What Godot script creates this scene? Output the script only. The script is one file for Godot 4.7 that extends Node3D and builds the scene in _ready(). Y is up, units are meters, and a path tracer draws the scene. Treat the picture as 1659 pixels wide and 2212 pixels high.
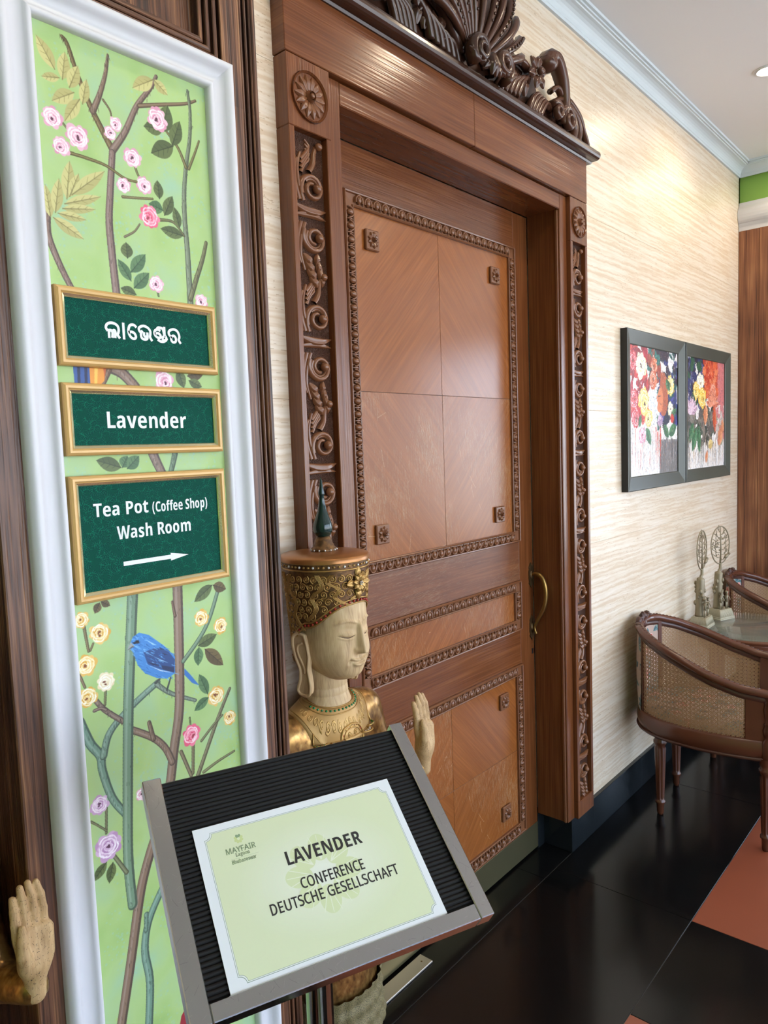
extends Node3D
# A hotel corridor corner: carved teak door in a travertine wall, painted panel with three room signs, gilded statue, notice stand, cane chairs.

var M := {}
var used := {}

# ---------------------------------------------------------------- nodes
func numbered(called: String) -> String:
	var n: int = used.get(called, -1) + 1
	used[called] = n
	return called if n == 0 else "%s_%03d" % [called, n]

func tag(o: Node, label: String, category: String, group := "", kind := "") -> void:
	if label: o.set_meta("label", label)
	if category: o.set_meta("category", category)
	if group: o.set_meta("group", group)
	if kind: o.set_meta("kind", kind)

func thing(called: String, label: String, category: String, at := Vector3.ZERO, group := "", kind := "") -> Node3D:
	var o := Node3D.new()
	o.name = numbered(called)
	add_child(o)
	o.position = at
	tag(o, label, category, group, kind)
	return o

func part(called: String, mesh, m: Material, parent: Node, at := Vector3.ZERO) -> MeshInstance3D:
	var o := MeshInstance3D.new()
	if mesh is SurfaceTool:
		mesh.generate_normals()
		o.mesh = mesh.commit()
	else:
		o.mesh = mesh
	o.material_override = m
	o.name = called
	o.position = at
	parent.add_child(o, true)
	return o

# ---------------------------------------------------------------- mesh helpers
func mb(smooth := false) -> SurfaceTool:
	var st := SurfaceTool.new()
	st.begin(Mesh.PRIMITIVE_TRIANGLES)
	st.set_smooth_group(0 if smooth else 0xFFFFFFFF)
	return st

func sm(st: SurfaceTool, on: bool) -> void:
	st.set_smooth_group(0 if on else 0xFFFFFFFF)

func tri(st: SurfaceTool, a: Vector3, b: Vector3, c: Vector3, out: Vector3) -> void:
	if (b - a).cross(c - a).dot(out) > 0.0:
		st.add_vertex(a); st.add_vertex(c); st.add_vertex(b)
	else:
		st.add_vertex(a); st.add_vertex(b); st.add_vertex(c)

func quad(st: SurfaceTool, a: Vector3, b: Vector3, c: Vector3, d: Vector3, out: Vector3) -> void:
	if (c - a).cross(d - b).dot(out) > 0.0:
		st.add_vertex(a); st.add_vertex(c); st.add_vertex(b)
		st.add_vertex(a); st.add_vertex(d); st.add_vertex(c)
	else:
		st.add_vertex(a); st.add_vertex(b); st.add_vertex(c)
		st.add_vertex(a); st.add_vertex(c); st.add_vertex(d)

func box(st: SurfaceTool, lo: Vector3, hi: Vector3, bev := 0.0, xf := Transform3D()) -> void:
	var c := (lo + hi) / 2.0
	var h := (hi - lo) / 2.0
	var e: float = minf(bev, minf(h.x, minf(h.y, h.z)) * 0.9)
	for ax in 3:
		var u := (ax + 1) % 3
		var v := (ax + 2) % 3
		for s in [-1.0, 1.0]:
			var q := []
			for k in [[-1.0, -1.0], [1.0, -1.0], [1.0, 1.0], [-1.0, 1.0]]:
				var p := Vector3()
				p[ax] = s * h[ax]; p[u] = k[0] * (h[u] - e); p[v] = k[1] * (h[v] - e)
				q.append(xf * (c + p))
			var o := Vector3(); o[ax] = s
			quad(st, q[0], q[1], q[2], q[3], xf.basis * o)
		if e > 0.0:
			for s in [-1.0, 1.0]:
				for t in [-1.0, 1.0]:
					var a := Vector3(); var b := Vector3(); var d := Vector3(); var f := Vector3()
					a[u] = s * (h[u] - e); a[v] = t * h[v]; a[ax] = -(h[ax] - e)
					b[u] = s * h[u]; b[v] = t * (h[v] - e); b[ax] = -(h[ax] - e)
					d = b; d[ax] = h[ax] - e
					f = a; f[ax] = h[ax] - e
					var o := Vector3(); o[u] = s; o[v] = t
					quad(st, xf * (c + a), xf * (c + b), xf * (c + d), xf * (c + f), xf.basis * o)
	if e > 0.0:
		for sx in [-1.0, 1.0]:
			for sy in [-1.0, 1.0]:
				for sz in [-1.0, 1.0]:
					var s := Vector3(sx, sy, sz)
					tri(st, xf * (c + s * Vector3(h.x, h.y - e, h.z - e)), xf * (c + s * Vector3(h.x - e, h.y, h.z - e)), xf * (c + s * Vector3(h.x - e, h.y - e, h.z)), xf.basis * s)

func bx(lo: Vector3, hi: Vector3, bev := 0.0) -> SurfaceTool:
	var st := mb()
	box(st, lo, hi, bev)
	return st

# polygon in local xy pushed along local z
func prism(st: SurfaceTool, poly: PackedVector2Array, z0: float, z1: float, xf := Transform3D()) -> void:
	var c := Vector2()
	for p in poly: c += p
	c /= poly.size()
	var n := poly.size()
	var area := 0.0
	for i in n: area += poly[i].cross(poly[(i + 1) % n])
	var s := signf(area)
	for i in n:
		var a := poly[i]
		var b := poly[(i + 1) % n]
		var o := Vector2(b.y - a.y, a.x - b.x) * s
		quad(st, xf * Vector3(a.x, a.y, z0), xf * Vector3(b.x, b.y, z0), xf * Vector3(b.x, b.y, z1), xf * Vector3(a.x, a.y, z1), xf.basis * Vector3(o.x, o.y, 0))
	var big := PackedVector2Array()
	for p in poly: big.append(p * 1000.0)
	var ix := Geometry2D.triangulate_polygon(big)
	for k in range(0, ix.size(), 3):
		for z in [[z0, -1.0], [z1, 1.0]]:
			var q := []
			for j in 3: q.append(xf * Vector3(poly[ix[k + j]].x, poly[ix[k + j]].y, z[0]))
			tri(st, q[0], q[1], q[2], xf.basis * Vector3(0, 0, z[1]))

# radius/height profile turned about y; lobes > 0 flutes it
func lathe(st: SurfaceTool, prof: Array, xf := Transform3D(), seg := 20, flutes := 0, depth := 0.0) -> void:
	var rings := []
	for p in prof:
		var ring := []
		for k in seg:
			var a := TAU * k / seg
			var r: float = p[0]
			if flutes > 0 and p.size() > 2:
				r *= 1.0 - depth * p[2] * (0.5 - 0.5 * cos(a * flutes))
			ring.append(xf * Vector3(r * cos(a), p[1], r * sin(a)))
		rings.append(ring)
	for i in rings.size() - 1:
		for k in seg:
			var k2 := (k + 1) % seg
			var a := TAU * (k + 0.5) / seg
			var o := Vector3(cos(a), 0, sin(a)) * absf(prof[i + 1][1] - prof[i][1] + 1e-6) + Vector3(0, -(prof[i + 1][0] - prof[i][0]), 0) * signf(prof[i + 1][1] - prof[i][1] + 1e-6)
			quad(st, rings[i][k], rings[i][k2], rings[i + 1][k2], rings[i + 1][k], xf.basis * o)

func tube(st: SurfaceTool, pts: Array, rad, seg := 6, closed := false, flat := Vector2.ONE, up := Vector3.ZERO) -> void:
	var n := pts.size()
	var rings := []
	var side := Vector3.ZERO
	for i in n:
		var a: Vector3 = pts[(i - 1 + n) % n] if closed else pts[maxi(i - 1, 0)]
		var b: Vector3 = pts[(i + 1) % n] if closed else pts[mini(i + 1, n - 1)]
		var d := (b - a).normalized()
		if up != Vector3.ZERO:
			side = d.cross(up).normalized()
		elif side == Vector3.ZERO:
			side = d.cross(Vector3(0, 1, 0) if absf(d.y) < 0.9 else Vector3(1, 0, 0)).normalized()
		else:
			side = (side - d * side.dot(d)).normalized()
		var w := side.cross(d)
		var r: float = rad if rad is float else rad[i]
		var ring := []
		for k in seg:
			var t := TAU * k / seg
			ring.append(pts[i] + side * (cos(t) * r * flat.x) + w * (sin(t) * r * flat.y))
		rings.append(ring)
	for i in (n if closed else n - 1):
		var j := (i + 1) % n
		var c: Vector3 = (pts[i] + pts[j]) / 2.0
		for k in seg:
			var k2 := (k + 1) % seg
			quad(st, rings[i][k], rings[i][k2], rings[j][k2], rings[j][k], (rings[i][k] + rings[j][k2]) / 2.0 - c)
	if not closed:
		for e in [[0, 1], [n - 1, n - 2]]:
			var o: Vector3 = pts[e[0]] - pts[e[1]]
			for k in seg: tri(st, pts[e[0]], rings[e[0]][k], rings[e[0]][(k + 1) % seg], o)

func ball(st: SurfaceTool, c: Vector3, r: Vector3, n := 8, m := 6, basis := Basis()) -> void:
	for i in m:
		for k in n:
			var q := []
			for e in [[0, 0], [0, 1], [1, 1], [1, 0]]:
				var t: float = PI * (i + e[0]) / m
				var a: float = TAU * (k + e[1]) / n
				q.append(Vector3(sin(t) * cos(a), cos(t), sin(t) * sin(a)))
			var o: Vector3 = q[0] + q[1] + q[2] + q[3]
			for j in 4: q[j] = c + basis * (q[j] * r)
			quad(st, q[0], q[1], q[2], q[3], basis * o)

# surface given on a grid of points
func sheet(st: SurfaceTool, g: Array, flip := false, wrap := false) -> void:
	for i in g.size() - 1:
		var w: int = g[i].size()
		for k in (w if wrap else w - 1):
			var a: Vector3 = g[i][k]; var b: Vector3 = g[i][(k + 1) % w]; var c: Vector3 = g[i + 1][(k + 1) % w]; var d: Vector3 = g[i + 1][k]
			if flip:
				st.add_vertex(a); st.add_vertex(c); st.add_vertex(b); st.add_vertex(a); st.add_vertex(d); st.add_vertex(c)
			else:
				st.add_vertex(a); st.add_vertex(b); st.add_vertex(c); st.add_vertex(a); st.add_vertex(c); st.add_vertex(d)

# four mitred sides of a frame; profile = [inset from the outer edge, height above z]
func frame_sides(x0: float, y0: float, x1: float, y1: float, z: float, prof: Array, smooth := false) -> Array:
	var out := []
	for side in 4:
		var st := mb(smooth)
		for j in prof.size() - 1:
			var q := []
			for e in [[j, 0], [j, 1], [j + 1, 1], [j + 1, 0]]:
				var w: float = prof[e[0]][0]
				var c := [Vector2(x0 + w, y0 + w), Vector2(x1 - w, y0 + w), Vector2(x1 - w, y1 - w), Vector2(x0 + w, y1 - w)]
				var p: Vector2 = c[(side + e[1]) % 4]
				q.append(Vector3(p.x, p.y, z + prof[e[0]][1]))
			var inw: Vector3 = [Vector3(0, 1, 0), Vector3(-1, 0, 0), Vector3(0, -1, 0), Vector3(1, 0, 0)][side]
			var dw: float = prof[j + 1][0] - prof[j][0]
			var dz: float = prof[j + 1][1] - prof[j][1]
			quad(st, q[0], q[1], q[2], q[3], Vector3(0, 0, 1) * dw - inw * dz)
		out.append(st)
	return out

# carved work: 2D strokes raised from a surface given by f(x, y, height)
func flat_at(o: Vector3) -> Callable:
	return func(x: float, y: float, d: float) -> Vector3: return o + Vector3(x, y, d)

func stroke(st: SurfaceTool, pts: Array, r0: float, r1: float, f: Callable, zs := 1.0, lift := 0.0, seg := 5) -> void:
	var n := pts.size()
	var rows := []
	for i in n:
		var d: Vector2 = (pts[mini(i + 1, n - 1)] - pts[maxi(i - 1, 0)]).normalized()
		var w := Vector2(-d.y, d.x)
		var r := lerpf(r0, r1, float(i) / (n - 1))
		var row := []
		for k in seg + 1:
			var t := PI * k / seg
			var q: Vector2 = pts[i] + w * (cos(t) * r)
			row.append(f.call(q.x, q.y, lift + sin(t) * r * zs))
		rows.append(row)
	sheet(st, rows, true)

func leaf(st: SurfaceTool, a: Vector2, b: Vector2, w: float, f: Callable, h := 0.012, curl := 0.0) -> void:
	var rows := []
	var d := b - a
	var nrm := Vector2(-d.y, d.x).normalized()
	for i in 8:
		var t := i / 7.0
		var ww := w * pow(sin(PI * clampf(t * 0.92 + 0.06, 0, 1)), 0.75)
		var c := a + d * t + nrm * (curl * sin(PI * t))
		var row := []
		for k in 7:
			var s := k / 3.0 - 1.0
			var p := c + nrm * (ww * s)
			row.append(f.call(p.x, p.y, h * (sqrt(maxf(0.0, 1.0 - s * s * 0.98)) - 0.35 * exp(-s * s * 30.0)) * (0.4 + 0.9 * t if t < 0.6 else 0.94 - (t - 0.6) * 1.6)))
		rows.append(row)
	sheet(st, rows, true)

func spiral(c: Vector2, r0: float, r1: float, a0: float, turns: float, n := 22) -> Array:
	var out := []
	for i in n + 1:
		var t := float(i) / n
		var a := a0 + TAU * turns * t
		out.append(c + Vector2(cos(a), sin(a)) * lerpf(r0, r1, pow(t, 0.8)))
	return out

func curve2(p: Array, n := 6) -> Array:
	var out := []
	for i in p.size() - 1:
		var a: Vector2 = p[maxi(i - 1, 0)]; var b: Vector2 = p[i]; var c: Vector2 = p[i + 1]; var d: Vector2 = p[mini(i + 2, p.size() - 1)]
		for k in n: out.append(b.cubic_interpolate(c, a, d, float(k) / n))
	out.append(p[-1])
	return out

func curve3(p: Array, n := 6) -> Array:
	var out := []
	for i in p.size() - 1:
		var a: Vector3 = p[maxi(i - 1, 0)]; var b: Vector3 = p[i]; var c: Vector3 = p[i + 1]; var d: Vector3 = p[mini(i + 2, p.size() - 1)]
		for k in n: out.append(b.cubic_interpolate(c, a, d, float(k) / n))
	out.append(p[-1])
	return out

func mir(p: Array) -> Array:
	var out := []
	for q in p: out.append(Vector2(-q.x, q.y))
	out.reverse()
	return out

# ---------------------------------------------------------------- bodies: smooth union of tapered bones, meshed as surface nets
# bone = [a, b, ra, rb, blend, flatten]
func field(p: Vector3, bones: Array) -> float:
	var d := 1e3
	for b in bones:
		var q := p
		var z: float = b[5]
		if z != 1.0: q.z = (p.z - b[0].z) * z + b[0].z
		var ab: Vector3 = b[1] - b[0]
		var t := clampf((q - b[0]).dot(ab) / maxf(ab.length_squared(), 1e-9), 0.0, 1.0)
		var e: float = q.distance_to(b[0] + ab * t) - lerpf(b[2], b[3], t)
		if z > 1.0: e /= z * 0.8
		var k: float = b[4]
		var h := maxf(k - absf(d - e), 0.0) / k
		d = minf(d, e) - h * h * k * 0.25
	return d

func nets(st: SurfaceTool, bones: Array, lo: Vector3, hi: Vector3, h: float) -> void:
	var n := Vector3i(((hi - lo) / h).ceil()) + Vector3i.ONE
	var v := PackedFloat32Array()
	v.resize(n.x * n.y * n.z)
	var idx := func(x: int, y: int, z: int) -> int: return (z * n.y + y) * n.x + x
	# coarse pass skips far cells
	for z in n.z:
		for y in n.y:
			var x := 0
			while x < n.x:
				var d := field(lo + Vector3(x, y, z) * h, bones)
				v[(z * n.y + y) * n.x + x] = d
				var skip := int(absf(d) / h * 0.5)
				for k in range(1, mini(skip, n.x - x)):
					v[(z * n.y + y) * n.x + x + k] = d
				x += maxi(1, skip)
	var at := {}
	for z in n.z - 1:
		for y in n.y - 1:
			for x in n.x - 1:
				var base := (z * n.y + y) * n.x + x
				var s := 0
				var c := [v[base], v[base + 1], v[base + n.x], v[base + n.x + 1], v[base + n.x * n.y], v[base + n.x * n.y + 1], v[base + n.x * n.y + n.x], v[base + n.x * n.y + n.x + 1]]
				for k in 8: if c[k] < 0.0: s += 1
				if s == 0 or s == 8: continue
				var sum := Vector3(); var cnt := 0
				for e in [[0, 1], [2, 3], [4, 5], [6, 7], [0, 2], [1, 3], [4, 6], [5, 7], [0, 4], [1, 5], [2, 6], [3, 7]]:
					var a: float = c[e[0]]; var b: float = c[e[1]]
					if (a < 0.0) != (b < 0.0):
						var t := a / (a - b)
						var pa := Vector3(e[0] & 1, (e[0] >> 1) & 1, e[0] >> 2)
						var pb := Vector3(e[1] & 1, (e[1] >> 1) & 1, e[1] >> 2)
						sum += pa.lerp(pb, t); cnt += 1
				at[base] = lo + (Vector3(x, y, z) + sum / cnt) * h
	var step := [1, n.x, n.x * n.y]
	for base in at:
		for ax in 3:
			var u: int = step[(ax + 1) % 3]; var w: int = step[(ax + 2) % 3]
			var a: float = v[base]; var b: float = v[base + step[ax]]
			if (a < 0.0) == (b < 0.0): continue
			if at.has(base - u) and at.has(base - w) and at.has(base - u - w):
				var o := Vector3(); o[ax] = 1.0 if a < 0.0 else -1.0
				quad(st, at[base], at[base - u], at[base - u - w], at[base - w], o)

# ---------------------------------------------------------------- materials
func mat(c: Color, rough := 0.5, metal := 0.0, tex: Texture2D = null, scale := Vector3.ONE, nrm: Texture2D = null, nscale := 1.0) -> StandardMaterial3D:
	var m := StandardMaterial3D.new()
	m.albedo_color = c
	m.roughness = rough
	m.metallic = metal
	if tex: m.albedo_texture = tex
	if nrm:
		m.normal_enabled = true
		m.normal_texture = nrm
		m.normal_scale = nscale
	if tex or nrm:
		m.uv1_triplanar = true
		m.uv1_world_triplanar = true
		m.uv1_triplanar_sharpness = 8.0
		m.uv1_scale = scale
	return m

func rgb(r: int, g: int, b: int) -> Color:
	return Color8(r, g, b)

func noise_img(sd: int, freq: float, w: int, h: int, oct := 4, kind := FastNoiseLite.TYPE_SIMPLEX_SMOOTH) -> Image:
	var n := FastNoiseLite.new()
	n.seed = sd
	n.noise_type = kind
	n.frequency = freq
	n.fractal_octaves = oct
	var im := n.get_seamless_image(w, h, false, false, 0.15, true)
	im.convert(Image.FORMAT_L8)
	return im

# long streaks: noise drawn out in y, looked up in a ramp
func grain(sd: int, w: int, h: int, stretch: int, cols: Array, fine := 0.4, freq := 0.02) -> Array:
	var a := noise_img(sd, freq, w, h / stretch, 4)
	a.resize(w, h, Image.INTERPOLATE_CUBIC)
	var b := noise_img(sd + 7, 0.12, w, h / (stretch * 2), 3)
	b.resize(w, h, Image.INTERPOLATE_CUBIC)
	var c := noise_img(sd + 13, 0.006, w, h, 2)
	var da := a.get_data(); var db := b.get_data(); var dc := c.get_data()
	var lut := PackedByteArray()
	for i in 256:
		var t := i / 255.0 * (cols.size() - 1)
		var k := mini(int(t), cols.size() - 2)
		var q: Color = cols[k].lerp(cols[k + 1], t - k)
		lut.append_array([q.r8, q.g8, q.b8])
	var out := PackedByteArray(); out.resize(w * h * 3)
	var hh := PackedByteArray(); hh.resize(w * h)
	var f1 := int(256 * (1.0 - fine) * 0.75); var f2 := int(256 * fine); var f3 := 256 - f1 - f2
	for i in w * h:
		var g := (da[i] * f1 + db[i] * f2 + dc[i] * f3) >> 8
		g = clampi((g - 128) * 2 + 128, 0, 255)
		hh[i] = g
		out[i * 3] = lut[g * 3]; out[i * 3 + 1] = lut[g * 3 + 1]; out[i * 3 + 2] = lut[g * 3 + 2]
	return [Image.create_from_data(w, h, false, Image.FORMAT_RGB8, out), Image.create_from_data(w, h, false, Image.FORMAT_L8, hh)]

func tex(im: Image) -> ImageTexture:
	return ImageTexture.create_from_image(im)

func bump(im: Image, s: float) -> ImageTexture:
	var b: Image = im.duplicate()
	b.convert(Image.FORMAT_RGBA8)
	b.bump_map_to_normal_map(s)
	return ImageTexture.create_from_image(b)

func turned(im: Image) -> Image:
	var b: Image = im.duplicate()
	b.rotate_90(CLOCKWISE)
	return b

func scratches(im: Image, sd: int, n: int, c: Color, maxlen := 60.0) -> void:
	var r := RandomNumberGenerator.new(); r.seed = sd
	for i in n:
		var p := Vector2(r.randf() * im.get_width(), r.randf() * im.get_height())
		var d := Vector2.from_angle(r.randf() * TAU)
		var l := r.randf_range(6, maxlen)
		for k in int(l):
			p += d; d = d.rotated(r.randf_range(-0.03, 0.03))
			var x := int(p.x); var y := int(p.y)
			if x >= 0 and y >= 0 and x < im.get_width() and y < im.get_height():
				im.set_pixel(x, y, im.get_pixel(x, y).lerp(c, r.randf_range(0.2, 0.9)))

# ---------------------------------------------------------------- painting on an image
func pfill(im: Image, pts: Array, c: Color) -> void:
	var y0 := 1e9; var y1 := -1e9
	for p in pts:
		y0 = minf(y0, p.y); y1 = maxf(y1, p.y)
	var n := pts.size()
	var w := im.get_width()
	for y in range(maxi(0, int(y0)), mini(im.get_height() - 1, int(y1)) + 1):
		var xs := []
		var yy := y + 0.5
		for i in n:
			var a: Vector2 = pts[i]; var b: Vector2 = pts[(i + 1) % n]
			if (a.y <= yy) != (b.y <= yy):
				xs.append(a.x + (yy - a.y) / (b.y - a.y) * (b.x - a.x))
		xs.sort()
		for k in range(0, xs.size() - 1, 2):
			var xa := maxi(0, int(round(xs[k]))); var xb := mini(w, int(round(xs[k + 1])))
			if xb > xa: im.fill_rect(Rect2i(xa, y, xb - xa, 1), c)

func pline(im: Image, pts: Array, r0: float, r1: float, c: Color) -> void:
	var n := pts.size()
	for i in n - 1:
		var a: Vector2 = pts[i]; var b: Vector2 = pts[i + 1]
		var ra := lerpf(r0, r1, float(i) / (n - 1)); var rb := lerpf(r0, r1, float(i + 1) / (n - 1))
		var d := (b - a).normalized(); var w := Vector2(-d.y, d.x)
		pfill(im, [a + w * ra, b + w * rb, b - w * rb, a - w * ra], c)
		pdisc(im, b, rb, c)
	pdisc(im, pts[0], r0, c)

func pdisc(im: Image, c: Vector2, r: float, col: Color, sq := 1.0, rot := 0.0) -> void:
	if r < 0.6: return
	var p := []
	for k in 14: p.append(c + Vector2(cos(TAU * k / 14), sin(TAU * k / 14) * sq).rotated(rot) * r)
	pfill(im, p, col)

func pleaf(im: Image, a: Vector2, b: Vector2, w: float, c: Color, c2: Color) -> void:
	var d := b - a
	var nn := Vector2(-d.y, d.x).normalized()
	var l := [a]; var r := []
	for i in range(1, 9):
		var t := i / 9.0
		var ww := w * pow(sin(PI * t), 0.8) * (1.15 - 0.3 * t)
		l.append(a + d * t + nn * ww); r.append(a + d * t - nn * ww)
	l.append(b); r.reverse()
	pfill(im, l + r, c)
	pfill(im, l + [a], c.lerp(c2, 0.45))
	for i in range(2, 8, 2):
		var t := i / 9.0
		pline(im, [a + d * t, a + d * (t + 0.13) + nn * w * 0.7 * sin(PI * t)], 1.2, 0.7, c2)
		pline(im, [a + d * t, a + d * (t + 0.13) - nn * w * 0.7 * sin(PI * t)], 1.2, 0.7, c2)
	pline(im, [a, b], 1.8, 0.8, c2.darkened(0.15))

func pflower(im: Image, c: Vector2, r: float, pale: Color, deep: Color, heart: Color, sd: int) -> void:
	var g := RandomNumberGenerator.new(); g.seed = sd
	for ring in 3:
		var rr := r * (1.0 - ring * 0.3)
		for k in 6:
			var a := TAU * k / 6 + ring * 0.5 + g.randf() * 0.4
			var q := c + Vector2(cos(a), sin(a) * 0.95) * rr * 0.6
			var col: Color = [deep, pale.lerp(deep, 0.35), pale][ring].lerp(pale, g.randf() * 0.5)
			pdisc(im, q, rr * 0.48, col, 0.85, a)
			var arc := []
			for j in 7: arc.append(q + Vector2.from_angle(a - 1.1 + 2.2 * j / 6.0) * rr * 0.44)
			pline(im, arc, 2.2 if r > 30 else 1.5, 1.0, Color.WHITE.lerp(pale, 0.35))
	for k in 5:
		var a := g.randf() * TAU
		pline(im, [c + Vector2.from_angle(a) * r * 0.42, c + Vector2.from_angle(a + 0.8) * r * 0.5, c + Vector2.from_angle(a + 1.5) * r * 0.38], 2.6, 1.0, deep)
	pdisc(im, c, r * 0.2, heart)
	for k in 5: pdisc(im, c + Vector2.from_angle(TAU * k / 5.0) * r * 0.19, r * 0.07, heart.darkened(0.2))

# a loosely brushed rose: petals laid one over another from the rim inwards, light edges, dark throat
func prose(im: Image, c: Vector2, r: float, pale: Color, deep: Color, heart: Color, sd: int) -> void:
	var g := RandomNumberGenerator.new(); g.seed = sd * 13 + 5
	var tilt := Vector2(g.randf_range(-0.18, 0.18), g.randf_range(-0.1, 0.18)) * r
	for k in 9:
		var a := TAU * k / 9 + g.randf_range(-0.3, 0.3)
		pdisc(im, c + Vector2.from_angle(a) * r * g.randf_range(0.48, 0.62), r * g.randf_range(0.36, 0.46), pale.lerp(deep, g.randf_range(0.25, 0.85)), g.randf_range(0.65, 0.95), a)
	for ring in 3:
		for k in 7 - ring:
			var a := TAU * k / (7 - ring) + g.randf_range(-0.4, 0.4)
			var rr := r * (0.86 - ring * 0.24)
			var q := c + tilt * (ring * 0.4) + Vector2.from_angle(a) * rr * 0.45
			pdisc(im, q, rr * g.randf_range(0.34, 0.46), pale.lerp(deep, g.randf_range(0.0, 0.5)), g.randf_range(0.6, 0.95), a)
			var arc := []
			var s0 := a - g.randf_range(0.6, 1.2)
			for j in 7: arc.append(c + tilt * (ring * 0.4) + Vector2.from_angle(s0 + j * g.randf_range(0.18, 0.3)) * rr * (0.78 + 0.06 * sin(j)))
			pline(im, arc, r * 0.05 + 0.6, 0.7, pale.lerp(Color.WHITE, g.randf_range(0.25, 0.75)))
	for k in 4:
		var a := g.randf() * TAU
		pline(im, [c + tilt + Vector2.from_angle(a) * r * 0.34, c + tilt + Vector2.from_angle(a + 0.7) * r * 0.4, c + tilt + Vector2.from_angle(a + 1.3) * r * 0.3], r * 0.055, 0.8, deep)
	for k in 5: pdisc(im, c + tilt + Vector2(g.randfn(), g.randfn()) * r * 0.07, r * g.randf_range(0.06, 0.13), heart, g.randf_range(0.5, 1.0), g.randf() * PI)

# ================================================================ scene
const WALL_E := 7.0
const WALL_W := -6.0
const WALL_S := 6.5
const CEIL := 3.82

func _ready() -> void:
	light_and_camera()
	make_materials()
	shell()
	floor_tiles()
	far_pier()
	door_surround()
	door_leaf()
	painted_pilaster()
	pine_wall()
	signs()
	statues()
	notice_stand()
	pictures()
	chairs_and_table()
	figurines()
	downlights()

func light_and_camera() -> void:
	var cam := Camera3D.new()
	cam.name = "camera"
	cam.fov = 69.946
	cam.position = Vector3(-3.0238, 1.922, 1.5468)
	cam.rotation_order = EULER_ORDER_YXZ
	cam.rotation = Vector3(-0.0858377, -0.8564588, -0.0361861)
	cam.near = 0.05
	cam.far = 100.0
	add_child(cam)
	cam.current = true
	var sky := ProceduralSkyMaterial.new()
	sky.sky_top_color = rgb(158, 185, 222)
	sky.sky_horizon_color = rgb(222, 232, 246)
	sky.ground_horizon_color = rgb(212, 218, 226)
	sky.ground_bottom_color = rgb(192, 197, 203)
	sky.sky_energy_multiplier = 5.0
	sky.ground_energy_multiplier = 5.0
	var e := Environment.new()
	e.background_mode = Environment.BG_SKY
	e.sky = Sky.new()
	e.sky.sky_material = sky
	e.tonemap_mode = Environment.TONE_MAPPER_LINEAR
	e.tonemap_exposure = 0.312
	e.sdfgi_enabled = true
	e.ssao_enabled = true
	e.ssil_enabled = true
	var w := WorldEnvironment.new()
	w.name = "world"
	w.environment = e
	add_child(w)

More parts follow.
